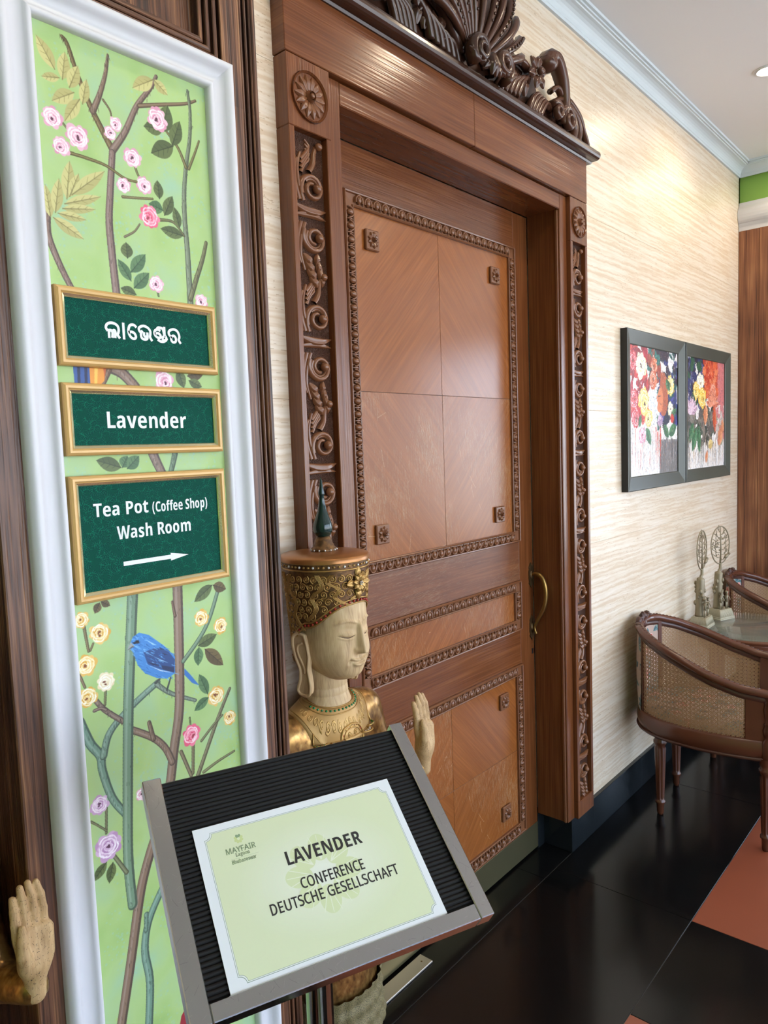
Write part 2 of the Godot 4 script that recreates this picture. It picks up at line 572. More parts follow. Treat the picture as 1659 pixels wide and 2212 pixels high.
func make_materials() -> void:
	# dark stained pine of the pilaster
	var g := grain(11, 512, 1024, 14, [rgb(44, 27, 19), rgb(72, 44, 29), rgb(94, 60, 40), rgb(114, 76, 51), rgb(150, 108, 72)], 0.45)
	M.pine = mat(Color.WHITE, 0.42, 0, tex(g[0]), Vector3(2.6, 0.75, 2.6), bump(g[1], 4.0), 0.5)
	M.pine_across = mat(Color.WHITE, 0.42, 0, tex(turned(g[0])), Vector3(0.75, 2.6, 0.75), bump(turned(g[1]), 4.0), 0.5)
	# planks of the far wall
	g = grain(23, 512, 1024, 16, [rgb(80, 46, 29), rgb(108, 64, 41), rgb(122, 76, 49), rgb(134, 86, 57), rgb(160, 110, 74)], 0.35)
	M.plank = mat(Color.WHITE, 0.5, 0, tex(g[0]), Vector3(1.6, 0.5, 1.6), bump(g[1], 3.0), 0.4)
	# polished teak of frame and door
	g = grain(31, 512, 1024, 18, [rgb(94, 52, 27), rgb(103, 58, 30), rgb(111, 64, 34), rgb(120, 72, 39)], 0.5, 0.03)
	M.teak = mat(Color.WHITE, 0.23, 0, tex(g[0]), Vector3(2.0, 0.6, 2.0), bump(g[1], 2.0), 0.18)
	M.teak_across = mat(Color.WHITE, 0.23, 0, tex(turned(g[0])), Vector3(0.6, 2.0, 0.6), bump(turned(g[1]), 2.0), 0.18)
	var worn: Image = g[0].duplicate()
	stains(worn, 5, 5200, rgb(140, 122, 102))
	M.teak_worn = mat(Color.WHITE, 0.34, 0, tex(turned(worn)), Vector3(0.8, 1.6, 0.8))
	# diagonal veneer
	for k in 2:
		var v := grain(41 + k, 512, 512, 10, [rgb(128, 73, 31), rgb(134, 77, 34), rgb(140, 82, 37), rgb(147, 88, 41)], 0.5, 0.035)
		var im := sheared(v[0], 1 if k == 0 else -1)
		M["veneer%d" % k] = mat(Color.WHITE, 0.2, 0, tex(im), Vector3(1.4, 1.4, 1.4))
		var im2: Image = im.duplicate()
		stains(im2, 77 + k, 2600, rgb(166, 140, 108))
		scratches(im2, 90 + k, 14, rgb(214, 190, 150), 50)
		M["veneer_worn%d" % k] = mat(Color.WHITE, 0.25, 0, tex(im2), Vector3(1.4, 1.4, 1.4))
	M.joint = mat(rgb(70, 48, 32), 0.6)
	var pit := noise_img(3, 0.12, 256, 256, 2, FastNoiseLite.TYPE_CELLULAR)
	M.carved = mat(rgb(116, 74, 47), 0.27)
	M.carved_ground = mat(rgb(84, 52, 36), 0.4, 0, null, Vector3(9, 9, 9), bump(pit, 14.0), 1.6)
	M.crest = mat(rgb(62, 40, 30), 0.24)
	M.crest_red = mat(rgb(76, 48, 35), 0.25)
	# travertine
	M.travertine = mat(Color.WHITE, 0.34, 0, tex(travertine()), Vector3(0.62, 0.62, 0.62))
	M.white_paint = mat(rgb(208, 208, 211), 0.45)
	M.ceiling = mat(rgb(230, 232, 234), 0.6)
	M.cornice = mat(rgb(204, 214, 218), 0.5)
	M.green_wall = mat(rgb(132, 172, 78), 0.6)
	M.wall_plain = mat(rgb(205, 205, 190), 0.7)
	var sp := noise_img(8, 0.35, 512, 512, 2)
	var lut := Image.create(512, 512, false, Image.FORMAT_RGB8)
	var sd := sp.get_data(); var od := PackedByteArray(); od.resize(512 * 512 * 3)
	for i in 512 * 512:
		var q := 14 + maxi(0, sd[i] - 190) / 2
		od[i * 3] = q; od[i * 3 + 1] = q + 1; od[i * 3 + 2] = q + 1
	lut = Image.create_from_data(512, 512, false, Image.FORMAT_RGB8, od)
	M.granite = mat(Color.WHITE, 0.17, 0, tex(lut), Vector3(1.5, 1.5, 1.5))
	M.granite.metallic_specular = 0.4
	M.base_tile = mat(rgb(26, 30, 32), 0.16)
	M.red_tile = mat(rgb(142, 76, 52), 0.3)
	M.grout = mat(rgb(92, 90, 86), 0.8)
	M.gold_frame = mat(rgb(200, 160, 98), 0.34, 0.12)
	M.gold_lip = mat(rgb(226, 218, 176), 0.18, 0.85)
	M.letter_white = mat(rgb(226, 228, 230), 0.5)
	M.ink = mat(rgb(28, 28, 30), 0.6)
	M.logo_green = mat(rgb(112, 132, 100), 0.6)
	var sc := Image.create(1024, 1024, false, Image.FORMAT_RGB8)
	sc.fill(rgb(184, 184, 182))
	scratches(sc, 17, 420, rgb(226, 226, 222), 36)
	scratches(sc, 18, 200, rgb(110, 110, 110), 60)
	M.steel = mat(Color.WHITE, 0.13, 1.0, tex(sc), Vector3(4, 4, 4))
	M.alu = mat(rgb(190, 184, 176), 0.35, 0.9)
	M.rib_black = mat(rgb(30, 29, 28), 0.55)
	M.rib_black.metallic_specular = 0.25
	M.brass = mat(rgb(150, 118, 66), 0.34, 0.9)
	M.brass_dark = mat(rgb(104, 84, 56), 0.45, 0.8)
	M.kick = mat(rgb(140, 132, 98), 0.3, 0.85)
	# statue
	var cr := grain(61, 512, 1024, 8, [rgb(162, 132, 92), rgb(186, 156, 114), rgb(196, 167, 124), rgb(206, 180, 138)], 0.35)
	M.cream = mat(Color.WHITE, 0.6, 0, tex(cr[0]), Vector3(5, 3, 5))
	var ck: Image = cr[0].duplicate()
	crackle(ck, 12)
	M.cracked = mat(rgb(238, 230, 218), 0.62, 0, tex(ck), Vector3(9, 5, 9))
	var gd := noise_img(66, 0.03, 512, 512, 5)
	M.gilt = mat(Color.WHITE, 0.3, 0.75, tex(ramp(gd, [rgb(92, 66, 38), rgb(142, 104, 58), rgb(168, 128, 72), rgb(194, 160, 100)])), Vector3(3.5, 2.2, 3.5))
	M.gilt_dark = mat(Color.WHITE, 0.42, 0.55, tex(ramp(gd, [rgb(66, 46, 28), rgb(100, 70, 40), rgb(140, 102, 56)])), Vector3(4, 4, 4))
	M.gilt_line = mat(rgb(170, 134, 76), 0.38, 0.65)
	M.gilt_collar = mat(rgb(168, 132, 78), 0.42, 0.5)
	M.gilt_top = mat(rgb(160, 108, 62), 0.33, 0.6)
	M.hem = mat(Color.WHITE, 0.55, 0.15, tex(ramp(noise_img(68, 0.09, 512, 512, 3), [rgb(46, 44, 34), rgb(90, 82, 54), rgb(140, 126, 86), rgb(100, 94, 66)])), Vector3(8, 5, 8))
	M.finial = mat(rgb(16, 40, 34), 0.12)
	M.jewel_green = mat(rgb(20, 112, 60), 0.1)
	M.jewel_red = mat(rgb(150, 44, 30), 0.12)
	M.jewel_white = mat(rgb(225, 225, 220), 0.08, 0.4)
	M.pedestal = mat(rgb(150, 112, 68), 0.5)
	M.fold = mat(rgb(70, 46, 32), 0.8)
	# furniture
	M.chair = mat(rgb(88, 50, 34), 0.26)
	M.chair_dark = mat(rgb(72, 42, 32), 0.35)
	M.cane = mat(rgb(158, 124, 88), 0.5)
	M.fabric = mat(Color.WHITE, 0.85, 0, tex(floral_fabric()), Vector3(2.6, 2.6, 2.6))
	M.bronze = mat(rgb(140, 128, 104), 0.5, 0.45)
	M.bronze_base = mat(rgb(170, 162, 138), 0.5, 0.3)
	M.picture_frame = mat(rgb(72, 76, 68), 0.38)
	M.picture_side = mat(rgb(18, 18, 20), 0.4)
	var gl := StandardMaterial3D.new()
	gl.albedo_color = Color(0.86, 0.95, 0.92, 0.12)
	gl.transparency = BaseMaterial3D.TRANSPARENCY_ALPHA
	gl.roughness = 0.02
	M.glass = gl
	var tg := StandardMaterial3D.new()
	tg.albedo_color = Color(0.72, 0.82, 0.78, 0.14)
	tg.transparency = BaseMaterial3D.TRANSPARENCY_ALPHA
	tg.roughness = 0.02
	M.table_glass = tg
	M.table = mat(rgb(112, 66, 44), 0.3)

func ramp(im: Image, cols: Array) -> Image:
	var d := im.get_data()
	var out := PackedByteArray(); out.resize(d.size() * 3)
	var lut := []
	for i in 256:
		var t := i / 255.0 * (cols.size() - 1)
		var k := mini(int(t), cols.size() - 2)
		lut.append(cols[k].lerp(cols[k + 1], t - k))
	for i in d.size():
		var q: Color = lut[d[i]]
		out[i * 3] = q.r8; out[i * 3 + 1] = q.g8; out[i * 3 + 2] = q.b8
	return Image.create_from_data(im.get_width(), im.get_height(), false, Image.FORMAT_RGB8, out)

func sheared(im: Image, dir: int) -> Image:
	var w := im.get_width(); var h := im.get_height()
	var out := Image.create(w, h, false, im.get_format())
	for y in h:
		var s := posmod(y * dir, w)
		out.blit_rect(im, Rect2i(s, y, w - s, 1), Vector2i(0, y))
		if s: out.blit_rect(im, Rect2i(0, y, s, 1), Vector2i(w - s, y))
	return out

# worn grey patches made of short streaks
func stains(im: Image, sd: int, n: int, c: Color) -> void:
	var r := RandomNumberGenerator.new(); r.seed = sd
	var w := im.get_width(); var h := im.get_height()
	var cs := []
	for i in 9: cs.append(Vector2(r.randf() * w, r.randf() * h))
	for i in n:
		var q: Vector2 = cs[r.randi() % 9] + Vector2(r.randfn() * w * 0.07, r.randfn() * h * 0.1)
		var l := r.randi_range(4, 26)
		for k in l:
			var x := posmod(int(q.x) + (k / 9), w); var y := posmod(int(q.y) + k, h)
			im.set_pixel(x, y, im.get_pixel(x, y).lerp(c, r.randf_range(0.15, 0.6)))

func crackle(im: Image, sd: int) -> void:
	var n := FastNoiseLite.new()
	n.seed = sd; n.noise_type = FastNoiseLite.TYPE_CELLULAR; n.frequency = 0.024
	n.cellular_return_type = FastNoiseLite.RETURN_DISTANCE2_SUB
	n.domain_warp_enabled = true; n.domain_warp_amplitude = 14.0; n.domain_warp_frequency = 0.03
	var m := noise_img(sd + 1, 0.02, im.get_width(), im.get_height(), 2).get_data()
	var w := im.get_width()
	for y in im.get_height():
		for x in w:
			if m[y * w + x] < 104: continue
			var d := n.get_noise_2d(x, y * 0.8)
			if d < -0.905:
				im.set_pixel(x, y, im.get_pixel(x, y).lerp(Color8(66, 52, 38), 0.85))

func travertine() -> Image:
	var w := 1024; var h := 1024
	var a := noise_img(101, 0.08, w / 40, h, 4); a.resize(w, h, Image.INTERPOLATE_CUBIC)
	var b := noise_img(102, 0.2, w / 12, h, 3); b.resize(w, h, Image.INTERPOLATE_CUBIC)
	var c := noise_img(103, 0.008, w, h, 3)
	var p := noise_img(104, 0.16, w / 3, h, 2); p.resize(w, h, Image.INTERPOLATE_CUBIC)
	var wv := noise_img(105, 0.01, w, h, 3).get_data()
	var da := a.get_data(); var db := b.get_data(); var dc := c.get_data(); var dp := p.get_data()
	var out := PackedByteArray(); out.resize(w * h * 3)
	for y in h:
		for x in w:
			var i := y * w + x
			var yy := posmod(y + (wv[i] - 128) / 36, h)
			var j := yy * w + x
			var t := (da[j] * 6 + db[j] * 2 + dc[i]) / 9
			var r := 222; var g := 208; var bl := 187
			var k := clampi((140 - t) * 2, 0, 120)
			r -= k * 14 / 120; g -= k * 22 / 120; bl -= k * 30 / 120
			var l := clampi((t - 150) * 3, 0, 120)
			r += l * 8 / 120; g += l * 10 / 120; bl += l * 14 / 120
			# thin dark veins and pits along the bedding
			var vein := absi(da[j] - 112)
			if vein < 2 and dc[i] > 120 and dp[j] > 110:
				r -= 40; g -= 46; bl -= 52
			elif dp[j] > 214 and da[j] < 122:
				r -= 26; g -= 32; bl -= 38
			out[i * 3] = clampi(r, 0, 255); out[i * 3 + 1] = clampi(g, 0, 255); out[i * 3 + 2] = clampi(bl, 0, 255)
	return Image.create_from_data(w, h, false, Image.FORMAT_RGB8, out)

func floral_fabric() -> Image:
	var im := Image.create(512, 512, false, Image.FORMAT_RGB8)
	im.fill(rgb(176, 152, 138))
	var r := RandomNumberGenerator.new(); r.seed = 9
	for i in 26:
		var p := Vector2(r.randf() * 512, r.randf() * 512)
		var a := r.randf() * TAU
		for k in 4:
			pleaf(im, p, p + Vector2.from_angle(a + k * 0.7) * r.randf_range(40, 90), r.randf_range(10, 20), [rgb(104, 140, 138), rgb(70, 104, 116), rgb(150, 168, 150)][r.randi() % 3], rgb(46, 66, 80))
	for i in 12:
		pflower(im, Vector2(r.randf() * 512, r.randf() * 512), r.randf_range(22, 38), rgb(214, 150, 132), rgb(186, 66, 58), rgb(90, 60, 50), i)
	return im

# ---------------------------------------------------------------- the room
func structure(called: String, label: String, category: String) -> Node3D:
	return thing(called, label, category, Vector3.ZERO, "", "structure")

func shell() -> void:
	# travertine wall with the doorway left open
	var w := structure("wall_north", "cream travertine wall with brown horizontal veins around the carved door", "wall")
	part("backing", bx(Vector3(WALL_W - 0.2, 0, -0.45), Vector3(WALL_E + 0.2, CEIL + 0.2, -0.2)), M.wall_plain, w)
	var st := mb()
	box(st, Vector3(WALL_W, 0, -0.2), Vector3(-1.46, CEIL, -0.021))
	box(st, Vector3(0.006, 0, -0.2), Vector3(WALL_E, CEIL, -0.021))
	box(st, Vector3(-1.46, 2.97, -0.2), Vector3(0.006, CEIL, -0.021))
	part("masonry", st, M.wall_plain, w)
	var xs := [-6.0, -4.2, -2.9, -1.46, 0.006, 1.42, 2.72]
	var ys := [0.17, 0.79, 1.43, 2.07, 2.97, 3.36, 3.82]
	for i in xs.size() - 1:
		for j in ys.size() - 1:
			if i == 3 and j < 4: continue
			part("slab", bx(Vector3(xs[i] + 0.0003, ys[j] + 0.0003, -0.021), Vector3(xs[i + 1] - 0.0003, ys[j + 1] - 0.0003, 0.0), 0.0004), M.travertine, w)
	part("slab", bx(Vector3(3.3, 0.17, -0.021), Vector3(WALL_E, 3.82, 0)), M.travertine, w)
	# black skirting tiles
	var b := structure("baseboard_north", "black polished stone skirting tiles along the travertine wall", "baseboard")
	for s in [[-6.0, -4.8], [-4.8, -3.6], [-3.6, -2.6], [-1.78, -1.632], [0.242, 0.84], [0.842, 1.44], [1.442, 2.04], [2.042, 2.72]]:
		part("skirting_tile", bx(Vector3(s[0], 0.001, -0.02), Vector3(s[1], 0.171, 0.02), 0.002), M.base_tile, b)
	part("plinth_tile", bx(Vector3(0.0, 0.001, -0.14), Vector3(0.24, 0.171, 0.02), 0.002), M.base_tile, b)
	part("plinth_tile", bx(Vector3(-1.63, 0.001, -0.14), Vector3(-1.465, 0.171, 0.02), 0.002), M.base_tile, b)
	part("plinth_tile", bx(Vector3(-0.0565, 0.001, -0.19), Vector3(-0.0005, 0.171, -0.126), 0.002), M.base_tile, b)
	part("plinth_tile", bx(Vector3(-1.4645, 0.001, -0.19), Vector3(-1.404, 0.171, -0.126), 0.002), M.base_tile, b)
	# ceiling with cove cornice
	var c := structure("ceiling", "plain white painted ceiling", "ceiling")
	part("slab", bx(Vector3(WALL_W - 0.2, CEIL, -0.45), Vector3(WALL_E + 0.2, CEIL + 0.2, WALL_S + 0.2)), M.ceiling, c)
	var prof := PackedVector2Array([Vector2(0, 3.735), Vector2(0.012, 3.735), Vector2(0.014, 3.747)])
	for k in 7:
		var a := PI / 2 * k / 6.0
		prof.append(Vector2(0.016 + 0.05 * (1 - cos(a)), 3.749 + 0.044 * sin(a)))
	prof.append_array([Vector2(0.069, 3.797), Vector2(0.078, 3.797), Vector2(0.078, 3.806), Vector2(0.09, 3.806), Vector2(0.09, 3.82), Vector2(0, 3.82)])
	var t := structure("trim_1", "pale moulded cove cornice between travertine wall and ceiling", "cornice")
	st = mb()
	prism(st, prof, 0, 2.72 - WALL_W, Transform3D(Basis(Vector3(0, 0, 1), Vector3(0, 1, 0), Vector3(1, 0, 0)), Vector3(WALL_W, 0, 0)))
	part("cornice_length", st, M.cornice, t)
	st = mb()
	prism(st, prof, 0.0, 0.94, Transform3D(Basis(Vector3(-1, 0, 0), Vector3(0, 1, 0), Vector3(0, 0, 1)), Vector3(2.72, 0, 0.004)))
	part("cornice_length", st, M.cornice, t)
	# the rest of the room, out of view, with windows placed to light it
	var e := structure("wall_east", "wall out of view at the far end of the room, with tall windows placed to light it", "wall")
	for q in [[Vector3(WALL_E, 0, -0.2), Vector3(WALL_E + 0.2, CEIL, 1.5)], [Vector3(WALL_E, 0, 5.9), Vector3(WALL_E + 0.2, CEIL, WALL_S + 0.2)], [Vector3(WALL_E, 0, 1.5), Vector3(WALL_E + 0.2, 0.35, 5.9)], [Vector3(WALL_E, 3.45, 1.5), Vector3(WALL_E + 0.2, CEIL, 5.9)]]:
		part("masonry", bx(q[0], q[1]), M.wall_plain, e)
	window_at("window_1", Vector3(WALL_E + 0.1, 0.35, 1.5), Vector3(0, 0, 1), 4.4, 3.1, 4)  # out of view, placed to light the room from the right
	var s := structure("wall_south", "wall out of view opposite the carved door, with windows placed to light the room", "wall")
	for q in [[Vector3(WALL_W - 0.2, 0, WALL_S), Vector3(-4.5, CEIL, WALL_S + 0.2)], [Vector3(5.5, 0, WALL_S), Vector3(WALL_E + 0.2, CEIL, WALL_S + 0.2)], [Vector3(-4.5, 0, WALL_S), Vector3(5.5, 0.35, WALL_S + 0.2)], [Vector3(-4.5, 3.45, WALL_S), Vector3(5.5, CEIL, WALL_S + 0.2)]]:
		part("masonry", bx(q[0], q[1]), M.wall_plain, s)
	window_at("window_2", Vector3(-4.5, 0.35, WALL_S + 0.1), Vector3(1, 0, 0), 10.0, 3.1, 8)  # out of view, placed to give general light on the door side
	var ww := structure("wall_west", "green painted wall behind the viewer", "wall")
	part("masonry", bx(Vector3(WALL_W - 0.2, 0, -0.2), Vector3(WALL_W, CEIL, WALL_S + 0.2)), M.green_wall, ww)

func window_at(called: String, o: Vector3, d: Vector3, length: float, height: float, n: int) -> void:
	var w := structure(called, "unseen tall window with white frame and clear panes, placed to light the room, %s" % ("at the far end" if n == 4 else "facing the door"), "window")
	var side := d.cross(Vector3.UP)
	for k in n + 1:
		var p := o + d * (length * k / n)
		part("mullion", bx(p - d * 0.03 - side * 0.04 * signf(side.x + side.z), p + d * 0.03 + side * 0.04 * signf(side.x + side.z) + Vector3(0, height, 0)), M.white_paint, w)
	for y in [0.0, height * 0.72, height]:
		var p := o + Vector3(0, y, 0)
		var u := side * 0.035 * signf(side.x + side.z)
		part("rail", bx(p - u - Vector3(0, 0.03, 0), p + u + d * length + Vector3(0, 0.03, 0)), M.white_paint, w)
	for k in n:
		var p := o + d * (length * k / n)
		var u := side * 0.003 * signf(side.x + side.z)
		part("pane", bx(p - u, p + u + d * (length / n) + Vector3(0, height, 0)), M.glass, w)

func floor_tiles() -> void:
	var f := structure("floor", "polished black stone floor with terracotta red tiles", "floor")
	part("bed", bx(Vector3(WALL_W - 0.2, -0.2, -0.45), Vector3(WALL_E + 0.2, -0.0022, WALL_S + 0.2)), M.grout, f)
	var gap := 0.0011
	for q in [[-1.47, -0.26], [-0.26, 0.02]]:
		part("tile", bx(Vector3(q[0] + gap, -0.02, -0.2), Vector3(q[1] - gap, 0, 0.015 - gap), 0.0006), M.granite, f)
	var z := 0.015
	for row in 11:
		var z1 := z + 0.6
		var x := -6.0
		if row == 0:
			x = -0.163 - 1.155 * 6
			while x < WALL_E:
				if x + 1.155 > WALL_W:
					part("tile", bx(Vector3(maxf(x, WALL_W) + gap, -0.02, z + gap), Vector3(minf(x + 1.155, WALL_E) - gap, 0, z1 - gap), 0.0006), M.granite, f)
				x += 1.155
		else:
			x = -0.165 - 1.77 * 4 - (0.885 if row % 2 == 0 else 0.0)
			while x < WALL_E:
				for s in [[0.0, 1.155, M.red_tile], [1.155, 1.77, M.granite]]:
					var a := maxf(x + s[0], WALL_W); var b := minf(x + s[1], WALL_E)
					if b - a > 0.02:
						part("tile", bx(Vector3(a + gap, -0.02, z + gap), Vector3(b - gap, 0, z1 - gap), 0.0006), s[2], f)
				x += 1.77
		z = z1
	var t := thing("threshold_strip", "flat aluminium strip lying on the floor at the foot of the door", "strip", Vector3(-1.19, 0.0, -0.085))
	part("plate", bx(Vector3(-0.24, 0.0005, -0.03), Vector3(0.2, 0.009, 0.03), 0.002), M.alu, t)
	var st := mb(true)
	lathe(st, [[0.0, 0.0103], [0.003, 0.0102], [0.004, 0.009]], Transform3D(Basis(), Vector3(0.17, 0, 0)), 10)
	part("screw", st, M.brass_dark, t)

func far_pier() -> void:
	var w := structure("wall_pier", "wooden planked pier with white moulding and green frieze at the room corner", "wall")
	part("masonry", bx(Vector3(2.745, 0, 0.0), Vector3(3.3, CEIL, 0.95)), M.green_wall, w)
	var z := 0.0
	var r := RandomNumberGenerator.new(); r.seed = 4
	for k in 7:
		part("plank", bx(Vector3(2.72 + r.randf() * 0.002, 0.0, z + 0.0006), Vector3(2.744, 3.37, z + 0.1345), 0.0015), M.plank, w)
		z += 0.1355
	var prof := PackedVector2Array([Vector2(0, 3.37), Vector2(0.022, 3.37), Vector2(0.025, 3.40)])
	for k in 9:
		var a := PI * k / 8.0 - PI / 2
		prof.append(Vector2(0.03 + 0.03 * cos(a), 3.475 + 0.055 * sin(a)))
	prof.append_array([Vector2(0.022, 3.545), Vector2(0.02, 3.565), Vector2(0, 3.565)])
	var st := mb()
	prism(st, prof, 0.0, 0.95, Transform3D(Basis(Vector3(-1, 0, 0), Vector3(0, 1, 0), Vector3(0, 0, 1)), Vector3(2.744, 0, 0.002)))
	part("moulding", st, M.white_paint, w)

func pine_wall() -> void:
	var w := structure("trim_4", "dark pine wall boards left of the painted panel", "wall boards")
	var x := -3.19
	for k in 6:
		part("board", bx(Vector3(x + 0.002, 0.001, 0.001), Vector3(x + 0.109, CEIL, 0.05), 0.004), M.pine, w)
		x += 0.111

func downlights() -> void:
	var spots := [[1.36, 0.5, "above the two framed paintings"], [2.48, 0.6, "out of view by the planked pier, placed to light the corner"], [-0.23, 0.75, "out of view above the door crest, placed to light the lintel"], [-1.95, 0.9, "out of view above the painted panel, placed to light it"], [1.76, 2.45, "out of view in the middle row, nearer the paintings, placed to light the door"], [4.0, 2.45, "out of view in the middle row, at the far end, placed to light the door"], [-0.5, 2.45, "out of view in the middle row, opposite the door, placed to light it"]]  # only the first is in view; the others are unseen, placed for their light
	for s in spots:
		var t := thing("downlight", "round recessed ceiling downlight glowing warm white, %s" % s[2], "ceiling light", Vector3(s[0], CEIL, s[1]), "recessed ceiling downlights")
		var st := mb(true)
		lathe(st, [[0.062, -0.0005], [0.06, -0.006], [0.05, -0.009], [0.044, -0.006], [0.042, -0.001]], Transform3D(), 24)
		part("trim_ring", st, M.white_paint, t)
		st = mb(true)
		lathe(st, [[0.042, -0.002], [0.03, -0.007], [0.0, -0.009]], Transform3D(), 20)
		var m := StandardMaterial3D.new()
		m.albedo_color = Color.WHITE
		m.emission_enabled = true
		m.emission = rgb(255, 232, 200)
		m.emission_energy_multiplier = 60.0
		part("lamp_lens", st, m, t)
		var l := SpotLight3D.new()
		l.name = "lamp_glow"
		l.light_color = rgb(255, 234, 204)
		l.light_energy = 2.1
		l.light_size = 0.04
		l.spot_angle = 84.0
		l.spot_angle_attenuation = 0.7
		l.spot_range = 12.0
		l.spot_attenuation = 2.0
		l.shadow_enabled = true
		l.position = Vector3(0, -0.02, 0)
		l.rotation = Vector3(-PI / 2, 0, 0)
		t.add_child(l)

# ---------------------------------------------------------------- carved door surround
const DC := -0.73   # middle of the door

func scroll_unit() -> ArrayMesh:
	var st := mb(true)
	var f := flat_at(Vector3.ZERO)
	var S := func(p: Array, a: float, b: float, lift := 0.0) -> void: stroke(st, curve2(p, 4), a, b, f, 1.25, lift)
	# waist
	leaf(st, Vector2(-0.056, 0.016), Vector2(0.056, 0.014), 0.013, f, 0.02, -0.012)
	leaf(st, Vector2(-0.056, -0.012), Vector2(0.056, -0.010), 0.009, f, 0.014, 0.006)
	for s in [1.0, -1.0]:
		var c := Vector2(0.012, 0.068 * s)
		stroke(st, spiral(c, 0.043, 0.014, PI + 0.5 * s, -1.35 * s, 24), 0.0085, 0.006, f, 1.3)
		stroke(st, spiral(c, 0.030, 0.022, PI * 0.8, -0.75 * s, 14), 0.006, 0.003, f, 1.2)
		ball(st, Vector3(c.x + 0.008, c.y, 0.012), Vector3(0.012, 0.013, 0.012), 8, 6)
		for k in 3:
			S.call([Vector2(-0.02 - k * 0.013, 0.03 * s), Vector2(-0.034 - k * 0.011, 0.075 * s), Vector2(-0.036 - k * 0.008, 0.12 * s), Vector2(-0.024 - k * 0.012, (0.16 - k * 0.018) * s)], 0.007, 0.004)
	# upper plume
	for k in 4:
		S.call([Vector2(-0.026, 0.105 + k * 0.012), Vector2(-0.012 + k * 0.004, 0.13 + k * 0.014), Vector2(0.004, 0.148 + k * 0.013), Vector2(-0.008, 0.163 + k * 0.012)], 0.006, 0.003)
	S.call([Vector2(0.0, 0.112), Vector2(0.016, 0.135), Vector2(0.022, 0.165), Vector2(0.03, 0.188)], 0.009, 0.005)
	ball(st, Vector3(0.034, 0.188, 0.008), Vector3(0.011, 0.011, 0.01), 8, 5)
	# lower tassel
	for k in 4:
		var y := -0.115 - k * 0.02
		leaf(st, Vector2(-0.03 + k * 0.007, y), Vector2(-0.002 + k * 0.006, y - 0.03), 0.012, f, 0.018)
		leaf(st, Vector2(0.02 + k * 0.003, y + 0.006), Vector2(0.014 + k * 0.006, y - 0.026), 0.009, f, 0.015)
	S.call([Vector2(0.012, -0.125), Vector2(0.03, -0.15), Vector2(0.034, -0.172), Vector2(0.046, -0.178)], 0.007, 0.004)
	st.generate_normals()
	return st.commit()

func rosette(r: float, n: int, h := 0.012) -> SurfaceTool:
	var st := mb(true)
	var f := flat_at(Vector3.ZERO)
	for k in n:
		var a := TAU * k / n
		var d := Vector2.from_angle(a)
		leaf(st, d * r * 0.24, d * r * 0.94, r * 2.3 / n, f, h)
	lathe(st, [[r * 0.26, 0.0], [r * 0.26, h * 0.8], [r * 0.2, h * 1.15], [r * 0.14, h * 0.75], [r * 0.1, h * 1.25], [0.0, h * 1.4]], Transform3D(Basis(Vector3(1, 0, 0), PI / 2)), 14)
	return st

